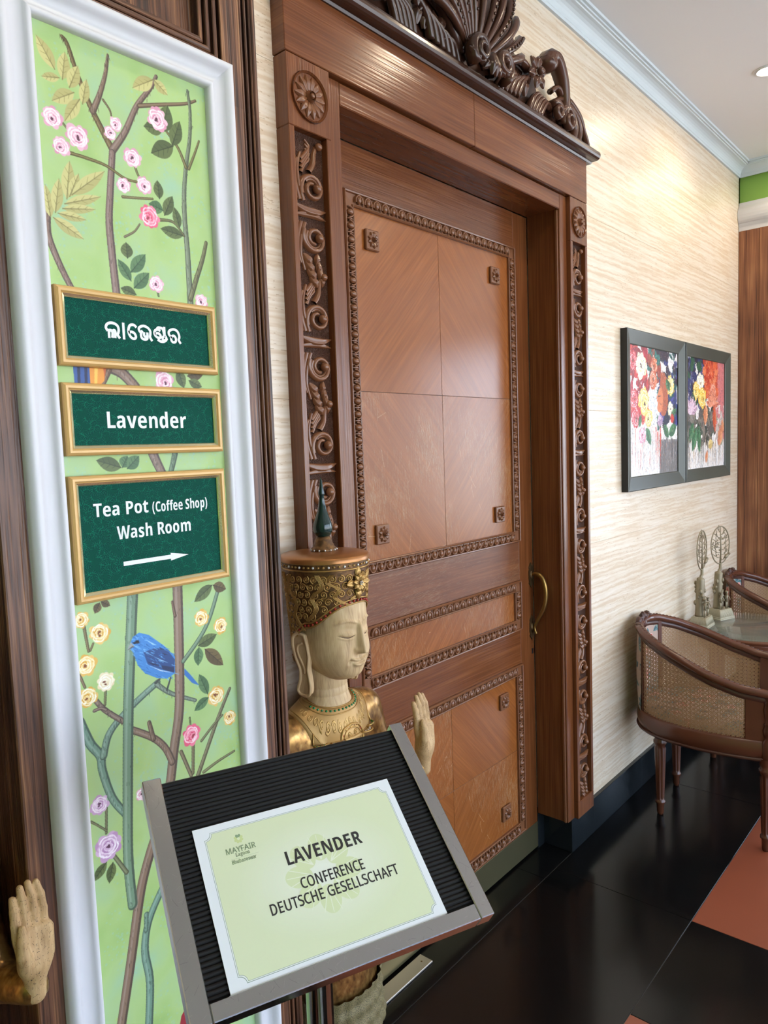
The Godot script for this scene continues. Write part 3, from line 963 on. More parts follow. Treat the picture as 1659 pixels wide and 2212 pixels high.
func door_surround() -> void:
	var o := structure("trim_2", "polished teak door surround with carved posts and shell crest", "door frame")
	var unit := scroll_unit()
	var ros := rosette(0.06, 14, 0.013)
	ros.generate_normals()
	var ros_mesh := ros.commit()
	for s in [-1.0, 1.0]:
		var a: float = DC + s * 0.817       # middle of the post
		var post := part("post", bx(Vector3(a - 0.081, 0.172, -0.02), Vector3(a + 0.081, 0.252, 0.05), 0.002), M.teak, o)
		var st := mb()
		box(st, Vector3(a - 0.081, 0.252, -0.02), Vector3(a - 0.060, 2.797, 0.05), 0.002)
		box(st, Vector3(a + 0.062, 0.252, -0.02), Vector3(a + 0.081, 2.797, 0.05), 0.002)
		part("post_stile", st, M.teak, post)
		st = mb()
		box(st, Vector3(a - 0.081, 2.797, -0.02), Vector3(a + 0.081, 2.984, 0.05), 0.002)
		part("post_block", st, M.teak, post)
		part("carved_ground", bx(Vector3(a - 0.0595, 0.2525, -0.02), Vector3(a + 0.0615, 2.7965, 0.028)), M.carved_ground, post)
		for k in 7:
			part("scroll_carving", unit, M.carved, post, Vector3(a + 0.001, 2.585 - 0.357 * k, 0.028)).scale = Vector3(1.12, 0.99, 1.15)
		part("rosette", ros_mesh, M.carved, post, Vector3(a, 2.888, 0.05))
		st = mb(true)
		lathe(st, [[0.061, -0.002], [0.061, 0.004], [0.066, 0.005], [0.068, -0.001]], Transform3D(Basis(Vector3(1, 0, 0), PI / 2), Vector3(a, 2.888, 0.0515)), 32)
		part("rosette_rim", st, M.teak, post)
	# inner lining: strips, jambs, soffit
	part("lining_strip", bx(Vector3(-1.466, 0.172, -0.13), Vector3(-1.405, 2.985, 0.03), 0.003), M.teak, o)
	part("lining_strip", bx(Vector3(-0.055, 0.172, -0.13), Vector3(0.006, 2.985, 0.03), 0.003), M.teak, o)
	part("soffit", bx(Vector3(-1.405, 2.92, -0.13), Vector3(-0.055, 2.984, 0.03), 0.003), M.teak_across, o)
	part("jamb_bead", bx(Vector3(-0.062, 0.172, 0.008), Vector3(-0.054, 2.92, 0.022), 0.003), M.carved, o)
	# lintel of two boards, cornice
	part("lintel_board", bx(Vector3(-1.63, 2.986, -0.02), Vector3(DC - 0.0006, 3.18, 0.05), 0.002), M.teak_across, o)
	part("lintel_board", bx(Vector3(DC + 0.0006, 2.986, -0.02), Vector3(0.17, 3.18, 0.05), 0.002), M.teak_across, o)
	var prof := PackedVector2Array([Vector2(0, 3.165), Vector2(0.056, 3.165), Vector2(0.06, 3.172)])
	for k in 8:
		var t := -PI / 2 + PI * k / 7.0
		prof.append(Vector2(0.082 + 0.02 * cos(t), 3.192 + 0.02 * sin(t)))
	prof.append_array([Vector2(0.07, 3.216), Vector2(0, 3.216)])
	var st2 := mb()
	prism(st2, prof, -1.665, 0.205, Transform3D(Basis(Vector3(0, 0, 1), Vector3(0, 1, 0), Vector3(1, 0, 0)), Vector3.ZERO))
	part("cornice", st2, M.crest, o)
	crest(o)

func crest(o: Node3D) -> void:
	var root := Vector3(DC, 3.212, 0.0)
	var z := 0.062
	var shell := mb(true)
	# fan plate with lobed edge
	var poly := PackedVector2Array()
	var n := 13
	for k in n * 6 + 1:
		var t := float(k) / (n * 6)
		var a := lerpf(-1.22, 1.22, t)
		var r := 0.40 - 0.10 * pow(absf(a) / 1.22, 1.6) + 0.018 * absf(sin(PI * t * n))
		poly.append(Vector2(sin(a) * r, 0.03 + cos(a) * r))
	poly.append(Vector2(0.03, 0.02)); poly.append(Vector2(-0.03, 0.02))
	sm(shell, false)
	prism(shell, poly, 0.035, 0.052, Transform3D(Basis(), root))
	part("shell_plate", shell, M.crest_red, o)
	shell = mb(true)
	var beads := mb(true)
	for k in n:
		var t := (k + 0.5) / n
		var a := lerpf(-1.22, 1.22, t)
		var rr := 0.395 - 0.10 * pow(absf(a) / 1.22, 1.6)
		var pts := []
		var rad := []
		for i in 15:
			var q := i / 14.0
			var r := lerpf(0.05, rr, q)
			pts.append(root + Vector3(sin(a + 0.10 * sin(q * PI) * signf(a)) * r, 0.03 + cos(a) * r, 0.058 + 0.045 * sin(q * PI * 0.8)))
			rad.append(lerpf(0.008, 0.0195, q) * (1.0 if q < 0.93 else 0.7))
		tube(shell, pts, rad, 7)
		if k % 2 == 1:
			for i in range(5, 14): ball(beads, pts[i] + Vector3(0, 0, rad[i]), Vector3.ONE * rad[i] * 0.42, 6, 4)
	part("shell_rib_fan", shell, M.crest_red, o)
	part("shell_beading", beads, M.crest, o)
	for s in [-1.0, 1.0]:
		var side := mb(true)
		var T := func(p: Array, r0: float, r1: float, zz := 0.062, flat := Vector2(1, 1.5)) -> void:
			var c := curve2(p, 5)
			var pts := []; var rad := []
			for i in c.size():
				pts.append(root + Vector3(c[i].x * s, c[i].y, zz + 0.012 * sin(PI * i / c.size())))
				rad.append(lerpf(r0, r1, float(i) / (c.size() - 1)))
			tube(side, pts, rad, 7, false, flat, Vector3(0, 0, 1))
		var V := func(c: Vector2, r: float, a0: float, turns: float, w: float, zz := 0.07) -> void:
			var c2 := spiral(c, r, r * 0.22, a0, turns, 26)
			var pts := []; var rad := []
			for i in c2.size():
				pts.append(root + Vector3(c2[i].x * s, c2[i].y, zz + 0.02 * i / c2.size()))
				rad.append(lerpf(w, w * 0.55, float(i) / c2.size()))
			tube(side, pts, rad, 7, false, Vector2(1, 1.8), Vector3(0, 0, 1))
		var L := func(a: Vector2, b: Vector2, w: float, zz := 0.06, h := 0.03) -> void:
			leaf(side, Vector2(a.x * s, a.y), Vector2(b.x * s, b.y), w, flat_at(root + Vector3(0, 0, zz)), h)
		# volutes and acanthus at the foot of the shell
		V.call(Vector2(0.075, 0.048), 0.052, -1.2, 1.6, 0.016, 0.12)
		for k in 4: L.call(Vector2(0.02 + k * 0.022, 0.03 - k * 0.004), Vector2(0.05 + k * 0.03, -0.002 + k * 0.012), 0.014, 0.125, 0.024)
		L.call(Vector2(0.004, 0.06), Vector2(0.012, -0.015), 0.02, 0.13, 0.03)
		# spray of leaves towards the flower
		for k in 6:
			T.call([Vector2(0.12 + k * 0.03, 0.01 + k * 0.004), Vector2(0.15 + k * 0.03, 0.05 + k * 0.007), Vector2(0.195 + k * 0.03, 0.06 + k * 0.012), Vector2(0.22 + k * 0.028, 0.035 + k * 0.014)], 0.013, 0.006)
		for k in 4:
			L.call(Vector2(0.22 + k * 0.04, 0.05), Vector2(0.20 + k * 0.045, 0.14 - k * 0.01), 0.02, 0.055, 0.03)
		T.call([Vector2(0.1, 0.05), Vector2(0.2, 0.13), Vector2(0.29, 0.16), Vector2(0.36, 0.15)], 0.016, 0.012)
		# flower
		for k in 6:
			var d := Vector2.from_angle(TAU * k / 6 + 0.3)
			L.call(Vector2(0.385, 0.145) + d * 0.012, Vector2(0.385, 0.145) + d * 0.066, 0.02, 0.09, 0.02)
		ball(side, root + Vector3(0.385 * s, 0.145, 0.108), Vector3(0.016, 0.016, 0.016))
		# leaf bed under the flower
		for k in 5:
			T.call([Vector2(0.36 + k * 0.022, 0.01), Vector2(0.385 + k * 0.024, 0.06), Vector2(0.43 + k * 0.02, 0.085 - k * 0.004), Vector2(0.46 + k * 0.02, 0.055)], 0.012, 0.005)
		# big reversed scroll arm
		T.call([Vector2(0.49, 0.225), Vector2(0.515, 0.255), Vector2(0.56, 0.245), Vector2(0.61, 0.185), Vector2(0.635, 0.11), Vector2(0.63, 0.03)], 0.032, 0.014, 0.07)
		ball(side, root + Vector3(0.50 * s, 0.222, 0.075), Vector3(0.042, 0.034, 0.045), 12, 8)
		T.call([Vector2(0.545, 0.135), Vector2(0.585, 0.16), Vector2(0.625, 0.13), Vector2(0.64, 0.07)], 0.012, 0.01)
		# end volutes
		V.call(Vector2(0.555, 0.055), 0.038, 2.6, -1.4, 0.014, 0.08)
		V.call(Vector2(0.655, 0.05), 0.055, 2.9, -1.3, 0.016, 0.075)
		T.call([Vector2(0.545, 0.085), Vector2(0.62, 0.125), Vector2(0.69, 0.1), Vector2(0.73, 0.045), Vector2(0.73, 0.0)], 0.012, 0.016)
		T.call([Vector2(0.66, 0.13), Vector2(0.73, 0.105), Vector2(0.775, 0.05), Vector2(0.775, 0.0)], 0.012, 0.013)
		T.call([Vector2(0.7, 0.145), Vector2(0.77, 0.105), Vector2(0.82, 0.05), Vector2(0.875, 0.004)], 0.014, 0.01)
		L.call(Vector2(0.7, 0.12), Vector2(0.735, 0.185), 0.016, 0.05, 0.02)
		L.call(Vector2(0.76, 0.1), Vector2(0.815, 0.14), 0.017, 0.05, 0.02)
		L.call(Vector2(0.83, 0.04), Vector2(0.885, 0.075), 0.017, 0.05, 0.02)
		var bp := PackedVector2Array()
		for q in [Vector2(0.1, 0.0), Vector2(0.11, 0.07), Vector2(0.2, 0.12), Vector2(0.33, 0.175), Vector2(0.43, 0.17), Vector2(0.47, 0.1), Vector2(0.55, 0.11), Vector2(0.64, 0.09), Vector2(0.70, 0.115), Vector2(0.78, 0.07), Vector2(0.86, 0.0)]: bp.append(Vector2(q.x * s, q.y))
		var back := mb()
		prism(back, bp, 0.03, 0.046, Transform3D(Basis(), root))
		part("crest_back", back, M.crest, o)
		# low rail that ties the pieces together
		T.call([Vector2(0.08, 0.004), Vector2(0.4, 0.004), Vector2(0.86, 0.004)], 0.012, 0.008, 0.055)
		part("crest_scrollwork", side, M.crest if s < 0 else M.crest_red, o)

# ---------------------------------------------------------------- door leaf
func egg_mesh() -> ArrayMesh:
	var st := mb(true)
	# egg, its shell rim and the dart beside it; x runs along the moulding, y across
	ball(st, Vector3(0, 0.001, 0.004), Vector3(0.0105, 0.0145, 0.011), 9, 6)
	var rim := []
	for k in 11:
		var a := lerpf(-0.25, PI + 0.25, k / 10.0)
		rim.append(Vector2(cos(a) * 0.0165, -0.004 + sin(a) * 0.0195))
	stroke(st, rim, 0.0035, 0.0035, flat_at(Vector3(0, 0, 0.002)), 2.6)
	leaf(st, Vector2(0.021, 0.016), Vector2(0.021, -0.016), 0.003, flat_at(Vector3(0, 0, 0.002)), 0.009)
	st.generate_normals()
	return st.commit()

func egg_frame(parent: Node3D, x0: float, y0: float, x1: float, y1: float, z: float, egg: ArrayMesh) -> void:
	var prof := [[0.0, 0.0], [0.0, 0.012], [0.003, 0.017], [0.007, 0.016], [0.009, 0.009], [0.041, 0.007], [0.043, 0.012], [0.046, 0.014], [0.049, 0.011], [0.049, 0.0]]
	for st in frame_sides(x0, y0, x1, y1, z, prof):
		var m := part("moulding", st, M.carved, parent)
		m.set_meta("side", 1)
	var mould := []
	for c in parent.get_children():
		if c.has_meta("side"):
			mould.append(c); c.remove_meta("side")
	for side in 4:
		var along: float = (x1 - x0 if side % 2 == 0 else y1 - y0) - 0.098
		var n := int(round(along / 0.044))
		for k in n:
			var t := 0.049 + along * (k + 0.5) / n
			var w := 0.026
			var p: Vector3 = [Vector3(x0 + t, y0 + w, z), Vector3(x1 - w, y0 + t, z), Vector3(x0 + t, y1 - w, z), Vector3(x0 + w, y0 + t, z)][side]
			var e := part("egg_ornament", egg, M.carved, mould[side], p + Vector3(0, 0, 0.008))
			e.rotation.z = [0.0, PI / 2, PI, -PI / 2][side] + (PI if side % 2 == 0 else 0.0)

func door_leaf() -> void:
	var d := structure("door_1", "brown polished wooden door with egg-and-dart panels and brass handle", "door")
	var z := -0.13
	part("stile", bx(Vector3(-1.403, 0.01, -0.172), Vector3(-1.242, 2.918, z), 0.002), M.teak, d)
	part("stile", bx(Vector3(-0.178, 0.01, -0.172), Vector3(-0.057, 2.918, z), 0.002), M.teak, d)
	for q in [[2.766, 2.918, 0], [1.314, 1.489, 1], [0.932, 1.089, 0], [0.01, 0.149, 0]]:
		part("rail", bx(Vector3(-1.2415, q[0], -0.172), Vector3(-0.1785, q[1], z), 0.001), M.teak_worn if q[2] else M.teak_across, d)
	var egg := egg_mesh()
	egg_frame(d, -1.242, 1.489, -0.178, 2.766, z - 0.004, egg)
	egg_frame(d, -1.242, 1.089, -0.178, 1.314, z - 0.004, egg)
	egg_frame(d, -1.242, 0.149, -0.178, 0.932, z - 0.004, egg)
	var xm := -0.722
	var x0 := -1.2405; var x1 := -0.1795
	var k := 0
	for q in [[x0, xm, 2.118, 2.765, "veneer0"], [xm, x1, 2.118, 2.765, "veneer1"], [x0, xm, 1.49, 2.118, "veneer_worn1"], [xm, x1, 1.49, 2.118, "veneer_worn0"], [x0, x1, 1.09, 1.313, "veneer_worn0"], [x0, xm, 0.54, 0.931, "veneer_worn0"], [xm, x1, 0.54, 0.931, "veneer1"], [x0, xm, 0.15, 0.54, "veneer1"], [xm, x1, 0.15, 0.54, "veneer_worn0"]]:
		part("veneer_panel", bx(Vector3(q[0] + 0.0008, q[2] + 0.0008, -0.165), Vector3(q[1] - 0.0008, q[3] - 0.0008, z - 0.002), 0.0005), M[q[4]], d)
	part("core", bx(Vector3(-1.3, 0.1, -0.168), Vector3(-0.1, 2.85, z - 0.0035)), M.joint, d)
	# small square rosettes
	var r := rosette(0.03, 9, 0.012); r.generate_normals()
	var rm := r.commit()
	var tile := bx(Vector3(-0.034, -0.034, 0), Vector3(0.034, 0.034, 0.012), 0.003); tile.generate_normals()
	var tm := tile.commit()
	for y in [2.625, 1.625, 0.80, 0.293]:
		for x in [xm - 0.385, xm + 0.385]:
			var t := part("rosette_tile", tm, M.carved, d, Vector3(x, y, z - 0.002))
			part("rosette", rm, M.carved, t, Vector3(0, 0, 0.011))
	part("kick_plate", bx(Vector3(-1.4, 0.012, z), Vector3(-0.058, 0.135, z + 0.002), 0.0008), M.kick, d)
	# bow handle on two pointed plates
	var h := Node3D.new()
	h.name = "handle"
	d.add_child(h)
	h.position = Vector3(-0.082, 1.2, z)
	for y in [0.122, -0.122]:
		var st := mb()
		prism(st, PackedVector2Array([Vector2(0, 0.058), Vector2(0.017, 0.036), Vector2(0.012, 0.03), Vector2(0.017, 0.02), Vector2(0.017, -0.02), Vector2(0.012, -0.03), Vector2(0.017, -0.036), Vector2(0, -0.058), Vector2(-0.017, -0.036), Vector2(-0.012, -0.03), Vector2(-0.017, -0.02), Vector2(-0.017, 0.02), Vector2(-0.012, 0.03), Vector2(-0.017, 0.036)]), 0, 0.005, Transform3D(Basis(), Vector3(0, y, 0)))
		sm(st, true)
		ball(st, Vector3(0, y, 0.006), Vector3(0.013, 0.02, 0.006))
		part("back_plate", st, M.brass_dark, h)
	var st3 := mb(true)
	var p := curve3([Vector3(0, 0.122, 0.004), Vector3(0.002, 0.13, 0.03), Vector3(0.004, 0.11, 0.06), Vector3(0.006, 0.05, 0.074), Vector3(0.004, -0.02, 0.066), Vector3(0.001, -0.085, 0.034), Vector3(0, -0.122, 0.018), Vector3(0.0, -0.15, 0.026)], 6)
	var rad := []
	for i in p.size():
		var t := float(i) / (p.size() - 1)
		rad.append(0.006 + 0.0055 * sin(PI * clampf(t * 1.25, 0, 1)))
	tube(st3, p, rad, 10)
	part("grip", st3, M.brass, h)
	part("keyhole_plate", bx(Vector3(-0.006, -0.012, 0), Vector3(0.006, 0.012, 0.0016), 0.0005), M.picture_side, d, Vector3(-0.075, 0.965, z))

# ---------------------------------------------------------------- pilaster with the painted panel
const PX0 := -2.345
const PX1 := -1.952
const PY1 := 2.753
const PZ := 0.12
const PK := 0.9089
const PO := Vector3(-0.2755, 0.1751, 0.1409)
const FOOT := -0.192    # the floor, in the pilaster's own measure
const HEAD := 4.009

func painted_pilaster() -> void:
	# drawn around the painted board at z = 0.12, then set at its real size and stand-off from the wall
	var o := structure("trim_3", "dark pine pilaster with fluted edges framing a painted green panel", "pilaster")
	o.position = PO
	o.scale = Vector3.ONE * PK
	part("core", bx(Vector3(-2.47, FOOT, -0.152), Vector3(-1.782, HEAD, 0.06)), M.pine, o)
	for s in [-1.0, 1.0]:
		var q := func(x: float) -> float: return -1.89 + x if s > 0 else -2.418 - x
		# flat board, then four reeds with deep grooves between them
		for b in [[-0.004, 0.052, 0.121], [0.0535, 0.062, 0.117], [0.069, 0.0765, 0.117], [0.0835, 0.0895, 0.117], [0.0955, 0.1085, 0.112]] if s > 0 else [[-0.004, 0.052, 0.121]]:
			var a: float = q.call(b[0]); var c: float = q.call(b[1])
			part("board" if b[0] < 0.05 else "reed", bx(Vector3(minf(a, c), FOOT, 0.0605), Vector3(maxf(a, c), HEAD, b[2]), 0.0025), M.pine, o)
	# stepped frame of the field above the painting
	var steps := []
	for q in 4:
		var e := q * 0.0165
		var top := 0.022 - 0.005 * q
		steps.append_array([[e, -0.02 if q else 0.02], [e, top - 0.002], [e + 0.002, top], [e + 0.009, top], [e + 0.011, top - 0.002], [e + 0.011, -0.02]])
	var k := 0
	for st in frame_sides(-2.422, 2.815, -1.886, 3.55, 0.1, steps):
		part("stepped_moulding", st, M.pine_across if k % 2 == 0 else M.pine, o)
		k += 1
	part("upper_field", bx(Vector3(-2.4, 2.83, 0.0605), Vector3(-1.9, 3.54, 0.079)), M.pine, o)
	var lf := mb(true)
	for q in 9:
		var d := Vector2.from_angle(TAU * q / 9.0)
		leaf(lf, Vector2(-2.154, 3.13) + d * 0.03, Vector2(-2.154, 3.13) + d * 0.215, 0.07, flat_at(Vector3(0, 0, 0.08)), 0.03)
	part("carved_leaf_boss", lf, mat(rgb(128, 142, 118), 0.6), o)
	# white moulding
	var wp := [[0.0, -0.05], [0.0, 0.012], [0.002, 0.018], [0.006, 0.0245], [0.011, 0.0285], [0.017, 0.0285], [0.023, 0.025], [0.0275, 0.019], [0.032, 0.0145], [0.038, 0.0115], [0.045, 0.0105], [0.052, 0.012], [0.057, 0.015], [0.06, 0.019], [0.0635, 0.0215], [0.068, 0.0215], [0.0715, 0.0185], [0.0735, 0.012], [0.0735, -0.004]]
	for st in frame_sides(-2.4185, -0.02, -1.8785, 2.8265, PZ, wp, true):
		part("white_moulding", st, M.white_paint, o)
	# the painting itself: a flat board
	var st := SurfaceTool.new()
	st.begin(Mesh.PRIMITIVE_TRIANGLES)
	var y0 := PY1 - 2.3
	for c in [[0, 0], [0, 1], [1, 1], [0, 0], [1, 1], [1, 0]]:
		st.set_normal(Vector3(0, 0, 1))
		st.set_uv(Vector2(c[0], 1 - c[1]))
		st.add_vertex(Vector3(lerpf(PX0, PX0 + 0.4, c[0]), lerpf(y0, PY1, c[1]), PZ + 0.002))
	var m := mat(Color.WHITE, 0.5)
	m.albedo_texture = tex(paint_panel())
	var pb := part("painted_panel", st.commit(), m, o)
	pb.set_meta("label", "green panel painted with branches, roses and a blue bird")
	part("panel_foot", bx(Vector3(PX0, 0.04, 0.061), Vector3(PX1, y0, PZ + 0.002)), mat(rgb(156, 186, 126), 0.5), o)
	part("panel_board", bx(Vector3(PX0, y0, 0.061), Vector3(PX1, PY1, PZ)), mat(rgb(156, 186, 126), 0.5), o)
	part("plinth", bx(Vector3(-2.47, FOOT, 0.061), Vector3(-1.782, -0.03, 0.135), 0.003), M.base_tile, o)

func mm(a: Array) -> Array:
	var out := []
	for i in range(0, a.size(), 2): out.append(Vector2(a[i], a[i + 1]) * 1.78)
	return out

func paint_panel() -> Image:
	var w := 712; var h := 4094
	var small := noise_img(201, 0.012, 200, 1024, 3)
	var n1 := ramp(small, [rgb(148, 180, 104), rgb(160, 190, 116), rgb(166, 194, 126), rgb(162, 192, 136), rgb(156, 192, 158)])
	n1.resize(w, h, Image.INTERPOLATE_CUBIC)
	var im := n1
	var r := RandomNumberGenerator.new(); r.seed = 21
	# dabs of blue and lime
	for i in 260:
		var c := Vector2(r.randf() * w, r.randf() * h)
		var col: Color = rgb(146, 190, 180) if r.randf() < 0.6 else rgb(172, 196, 112)
		for k in 14:
			var q := c + Vector2(r.randfn() * 26, r.randfn() * 34)
			pdisc(im, q, r.randf_range(2, 6), im.get_pixel(clampi(int(q.x), 0, w - 1), clampi(int(q.y), 0, h - 1)).lerp(col, 0.35))
	for b in BRANCHES:
		var pts := curve2(mm(b[1]), 5)
		var c: Color = Color8(b[0][2], b[0][3], b[0][4])
		var r0: float = b[0][0] * 0.89; var r1: float = b[0][1] * 0.89
		pline(im, pts, r0 + 1.5, r1 + 1.2, c.darkened(0.38))
		var off := []
		for p in pts: off.append(p + Vector2(-r0 * 0.16, -r0 * 0.1))
		pline(im, off, r0 * 0.78, r1 * 0.75, c)
		for p in pts: off[pts.find(p)] = p + Vector2(-r0 * 0.34, -r0 * 0.14)
		pline(im, off, r0 * 0.26, r1 * 0.2, c.lightened(0.16))
		for k in (pts.size() * 2 if r0 > 8.0 else 0):
			var p: Vector2 = pts[r.randi() % pts.size()] + Vector2(r.randfn(), r.randfn()) * r0 * 0.45
			pline(im, [p, p + Vector2(r.randf_range(-2, 2), r.randf_range(6, 16))], 1.0, 0.7, c.darkened(r.randf_range(0.1, 0.4)))
	for l in LEAVES:
		var c: Color = [rgb(196, 190, 126), rgb(92, 106, 58), rgb(104, 88, 50), rgb(88, 122, 78)][l[0]]
		var c2: Color = [rgb(150, 142, 84), rgb(56, 70, 36), rgb(66, 54, 30), rgb(52, 84, 52)][l[0]]
		pleaf(im, Vector2(l[1], l[2]) * 1.78, Vector2(l[3], l[4]) * 1.78, l[5] * 1.78, c, c2)
	var sd := 0
	for f in FLOWERS:
		var k: int = f[0]
		prose(im, Vector2(f[1], f[2]) * 1.78, f[3] * 1.78, [rgb(238, 206, 216), rgb(236, 214, 150), rgb(240, 150, 170), rgb(224, 196, 220), rgb(240, 230, 200)][k], [rgb(206, 132, 160), rgb(206, 150, 48), rgb(216, 70, 104), rgb(176, 130, 176), rgb(226, 206, 160)][k], [rgb(84, 34, 56), rgb(120, 62, 30), rgb(150, 40, 60), rgb(80, 44, 70), rgb(110, 60, 40)][k], sd)
		sd += 1
	for p in BIRDS:
		pfill(im, mm(p[1]), Color8(p[0][0], p[0][1], p[0][2]))
	var bird := mm(BIRDS[0][1])
	for i in 130:   # feathers
		var a: Vector2 = bird[r.randi() % bird.size()].lerp(bird[r.randi() % bird.size()], r.randf_range(0.25, 0.75))
		pline(im, [a, a + Vector2(r.randf_range(8, 18), r.randf_range(5, 14))], 1.2, 0.6, [rgb(120, 180, 226), rgb(36, 92, 160), rgb(70, 140, 206)][r.randi() % 3])
	for p in BIRDS.slice(3):
		pfill(im, mm(p[1]), Color8(p[0][0], p[0][1], p[0][2]))
	im.resize(w / 2, h / 2, Image.INTERPOLATE_BILINEAR)
	return im

# ---------------------------------------------------------------- signs
func damask(sd: int, w: int, h: int) -> Image:
	var im := Image.create(w * 2, h * 2, false, Image.FORMAT_RGB8)
	im.fill(rgb(6, 70, 56))
	var r := RandomNumberGenerator.new(); r.seed = sd
	var y := 0.0
	while y < h * 2 + 40:
		var x := 0.0
		while x < w * 2 + 40:
			var c := Vector2(x + r.randf_range(-16, 16), y + r.randf_range(-14, 14))
			var a := r.randf() * TAU
			var dirn := 1.0 if r.randf() < 0.5 else -1.0
			var main := []
			for k in 9: main.append(c + Vector2.from_angle(a + dirn * k * 0.42) * (34.0 - k * 3.0))
			var col: Color = rgb(14, 104, 80).lerp(rgb(8, 78, 62), r.randf() * 0.5)
			pline(im, main, 4.6, 1.2, col)
			for k in range(0, 8):
				var p: Vector2 = main[k]
				var d := (p - c).normalized().rotated(0.7 * dirn)
				pleaf(im, p, p + d * r.randf_range(18, 34), 5.0, col.lightened(0.03), rgb(7, 56, 50))
			x += 52
		y += 46
	im.resize(w, h, Image.INTERPOLATE_BILINEAR)
	return im

func letters(text: String, width: float, height: float, bold := true, serif := false, m: Material = null, squeeze := true) -> MeshInstance3D:
	var f := SystemFont.new()
	f.font_names = PackedStringArray(["Droid Serif" if serif else "Droid Sans"])
	f.font_weight = 700 if bold else 400
	var t := TextMesh.new()
	if not bold and width > 0.08:
		var v := FontVariation.new()
		v.base_font = f
		v.variation_embolden = 0.35
		t.font = v
	else:
		t.font = f
	t.text = text
	t.font_size = 64
	t.pixel_size = 0.01
	t.depth = 0.02
	t.curve_step = 1.0
	var bb := t.get_aabb()
	var o := MeshInstance3D.new()
	o.mesh = t
	o.material_override = m
	var k := height / bb.size.y
	o.scale = Vector3(width / bb.size.x, k, 0.03)
	o.position = Vector3(-(bb.position.x) * o.scale.x, -(bb.position.y) * k, 0)
	return o

func lettering(parent: Node3D, text: String, x0: float, x1: float, y0: float, y1: float, z: float, bold: bool, serif: bool, m: Material) -> void:
	var o := letters(text, x1 - x0, y1 - y0, bold, serif, m)
	o.name = "lettering"
	o.position += Vector3(x0, y0, z)
	parent.add_child(o, true)

func sign_board(label: String, x0: float, y0: float, x1: float, y1: float, sd: int) -> Node3D:
	var c := Vector3((x0 + x1) / 2, (y0 + y1) / 2, PZ + 0.003)
	var t := thing("wall_sign", label, "sign", c * PK + PO, "room signs on the painted panel")
	t.scale = Vector3.ONE * PK
	var w := (x1 - x0) / 2; var h := (y1 - y0) / 2
	var prof := [[0.0, 0.0], [0.0, 0.013], [0.002, 0.016], [0.006, 0.0185], [0.0105, 0.0185], [0.0125, 0.0165], [0.0135, 0.015], [0.0145, 0.0155]]
	for st in frame_sides(-w, -h, w, h, 0, prof): part("frame_side", st, M.gold_frame, t)
	for st in frame_sides(-w + 0.0145, -h + 0.0145, w - 0.0145, h - 0.0145, 0, [[0.0, 0.0155], [0.0045, 0.0125], [0.0062, 0.0105], [0.0062, 0.004]]): part("inner_lip", st, M.gold_lip, t)
	var st := SurfaceTool.new()
	st.begin(Mesh.PRIMITIVE_TRIANGLES)
	for q in [[-1, -1], [-1, 1], [1, 1], [-1, -1], [1, 1], [1, -1]]:
		st.set_normal(Vector3(0, 0, 1)); st.set_uv(Vector2(q[0] * 0.5 + 0.5, 0.5 - q[1] * 0.5))
		st.add_vertex(Vector3(q[0] * (w - 0.019), q[1] * (h - 0.019), 0.0075))
	var m := mat(Color.WHITE, 0.6)
	m.metallic_specular = 0.2
	m.albedo_texture = tex(damask(sd, 512, int(512 * h / w)))
	part("face", st.commit(), m, t)
	part("back_board", bx(Vector3(-w + 0.002, -h + 0.002, 0), Vector3(w - 0.002, h - 0.002, 0.007)), M.picture_side, t)
	return t

func signs() -> void:
	var cx := -2.153
	var a := sign_board("gold framed green sign with white Odia lettering, topmost of three", -2.341, 2.107, -1.967, 2.261, 5)
	var st := mb()
	var zz := 0.0079
	for g in ODIA:
		var pts := []
		for i in range(0, g.size(), 2): pts.append(Vector2(g[i], g[i + 1]) * 0.0001)
		pts = curve2(pts, 5)
		# flat pen stroke: one ribbon, each a hair above the last
		zz += 0.00004
		var rows := []
		for i in pts.size():
			var d: Vector2 = (pts[mini(i + 1, pts.size() - 1)] - pts[maxi(i - 1, 0)]).normalized()
			var n := Vector2(-d.y, d.x) * 0.0028
			var e: Vector2 = pts[i] + (d * -0.0012 if i == 0 else d * 0.0012 if i == pts.size() - 1 else Vector2.ZERO)
			rows.append([Vector3(e.x - n.x, e.y - n.y, zz), Vector3(e.x + n.x, e.y + n.y, zz)])
		sheet(st, rows)
	part("lettering", st, M.letter_white, a)
	var b := sign_board("gold framed green sign reading Lavender", -2.340, 1.930, -1.965, 2.074, 6)
	lettering(b, "Lavender", -2.247 + 2.1525, -2.058 + 2.1525, 1.9845 - 2.002, 2.0205 - 2.002, 0.0076, true, false, M.letter_white)
	var c := sign_board("gold framed green sign pointing to Tea Pot coffee shop and Wash Room", -2.340, 1.633, -1.966, 1.890, 7)
	var ox := 2.153; var oy := 1.7615
	lettering(c, "Tea Pot", -2.290 + ox, -2.166 + ox, 1.804 - oy, 1.832 - oy, 0.0076, true, false, M.letter_white)
	lettering(c, "(Coffee Shop)", -2.156 + ox, -2.014 + ox, 1.796 - oy, 1.827 - oy, 0.0076, true, false, M.letter_white)
	lettering(c, "Wash Room", -2.242 + ox, -2.062 + ox, 1.7525 - oy, 1.7825 - oy, 0.0076, true, false, M.letter_white)
	st = mb()
	prism(st, PackedVector2Array([Vector2(-2.232 + ox, 1.6965 - oy), Vector2(-2.118 + ox, 1.6965 - oy), Vector2(-2.118 + ox, 1.6925 - oy), Vector2(-2.072 + ox, 1.7005 - oy), Vector2(-2.118 + ox, 1.7095 - oy), Vector2(-2.118 + ox, 1.7055 - oy), Vector2(-2.232 + ox, 1.7055 - oy)]), 0.0076, 0.0082)
	part("arrow", st, M.letter_white, c)

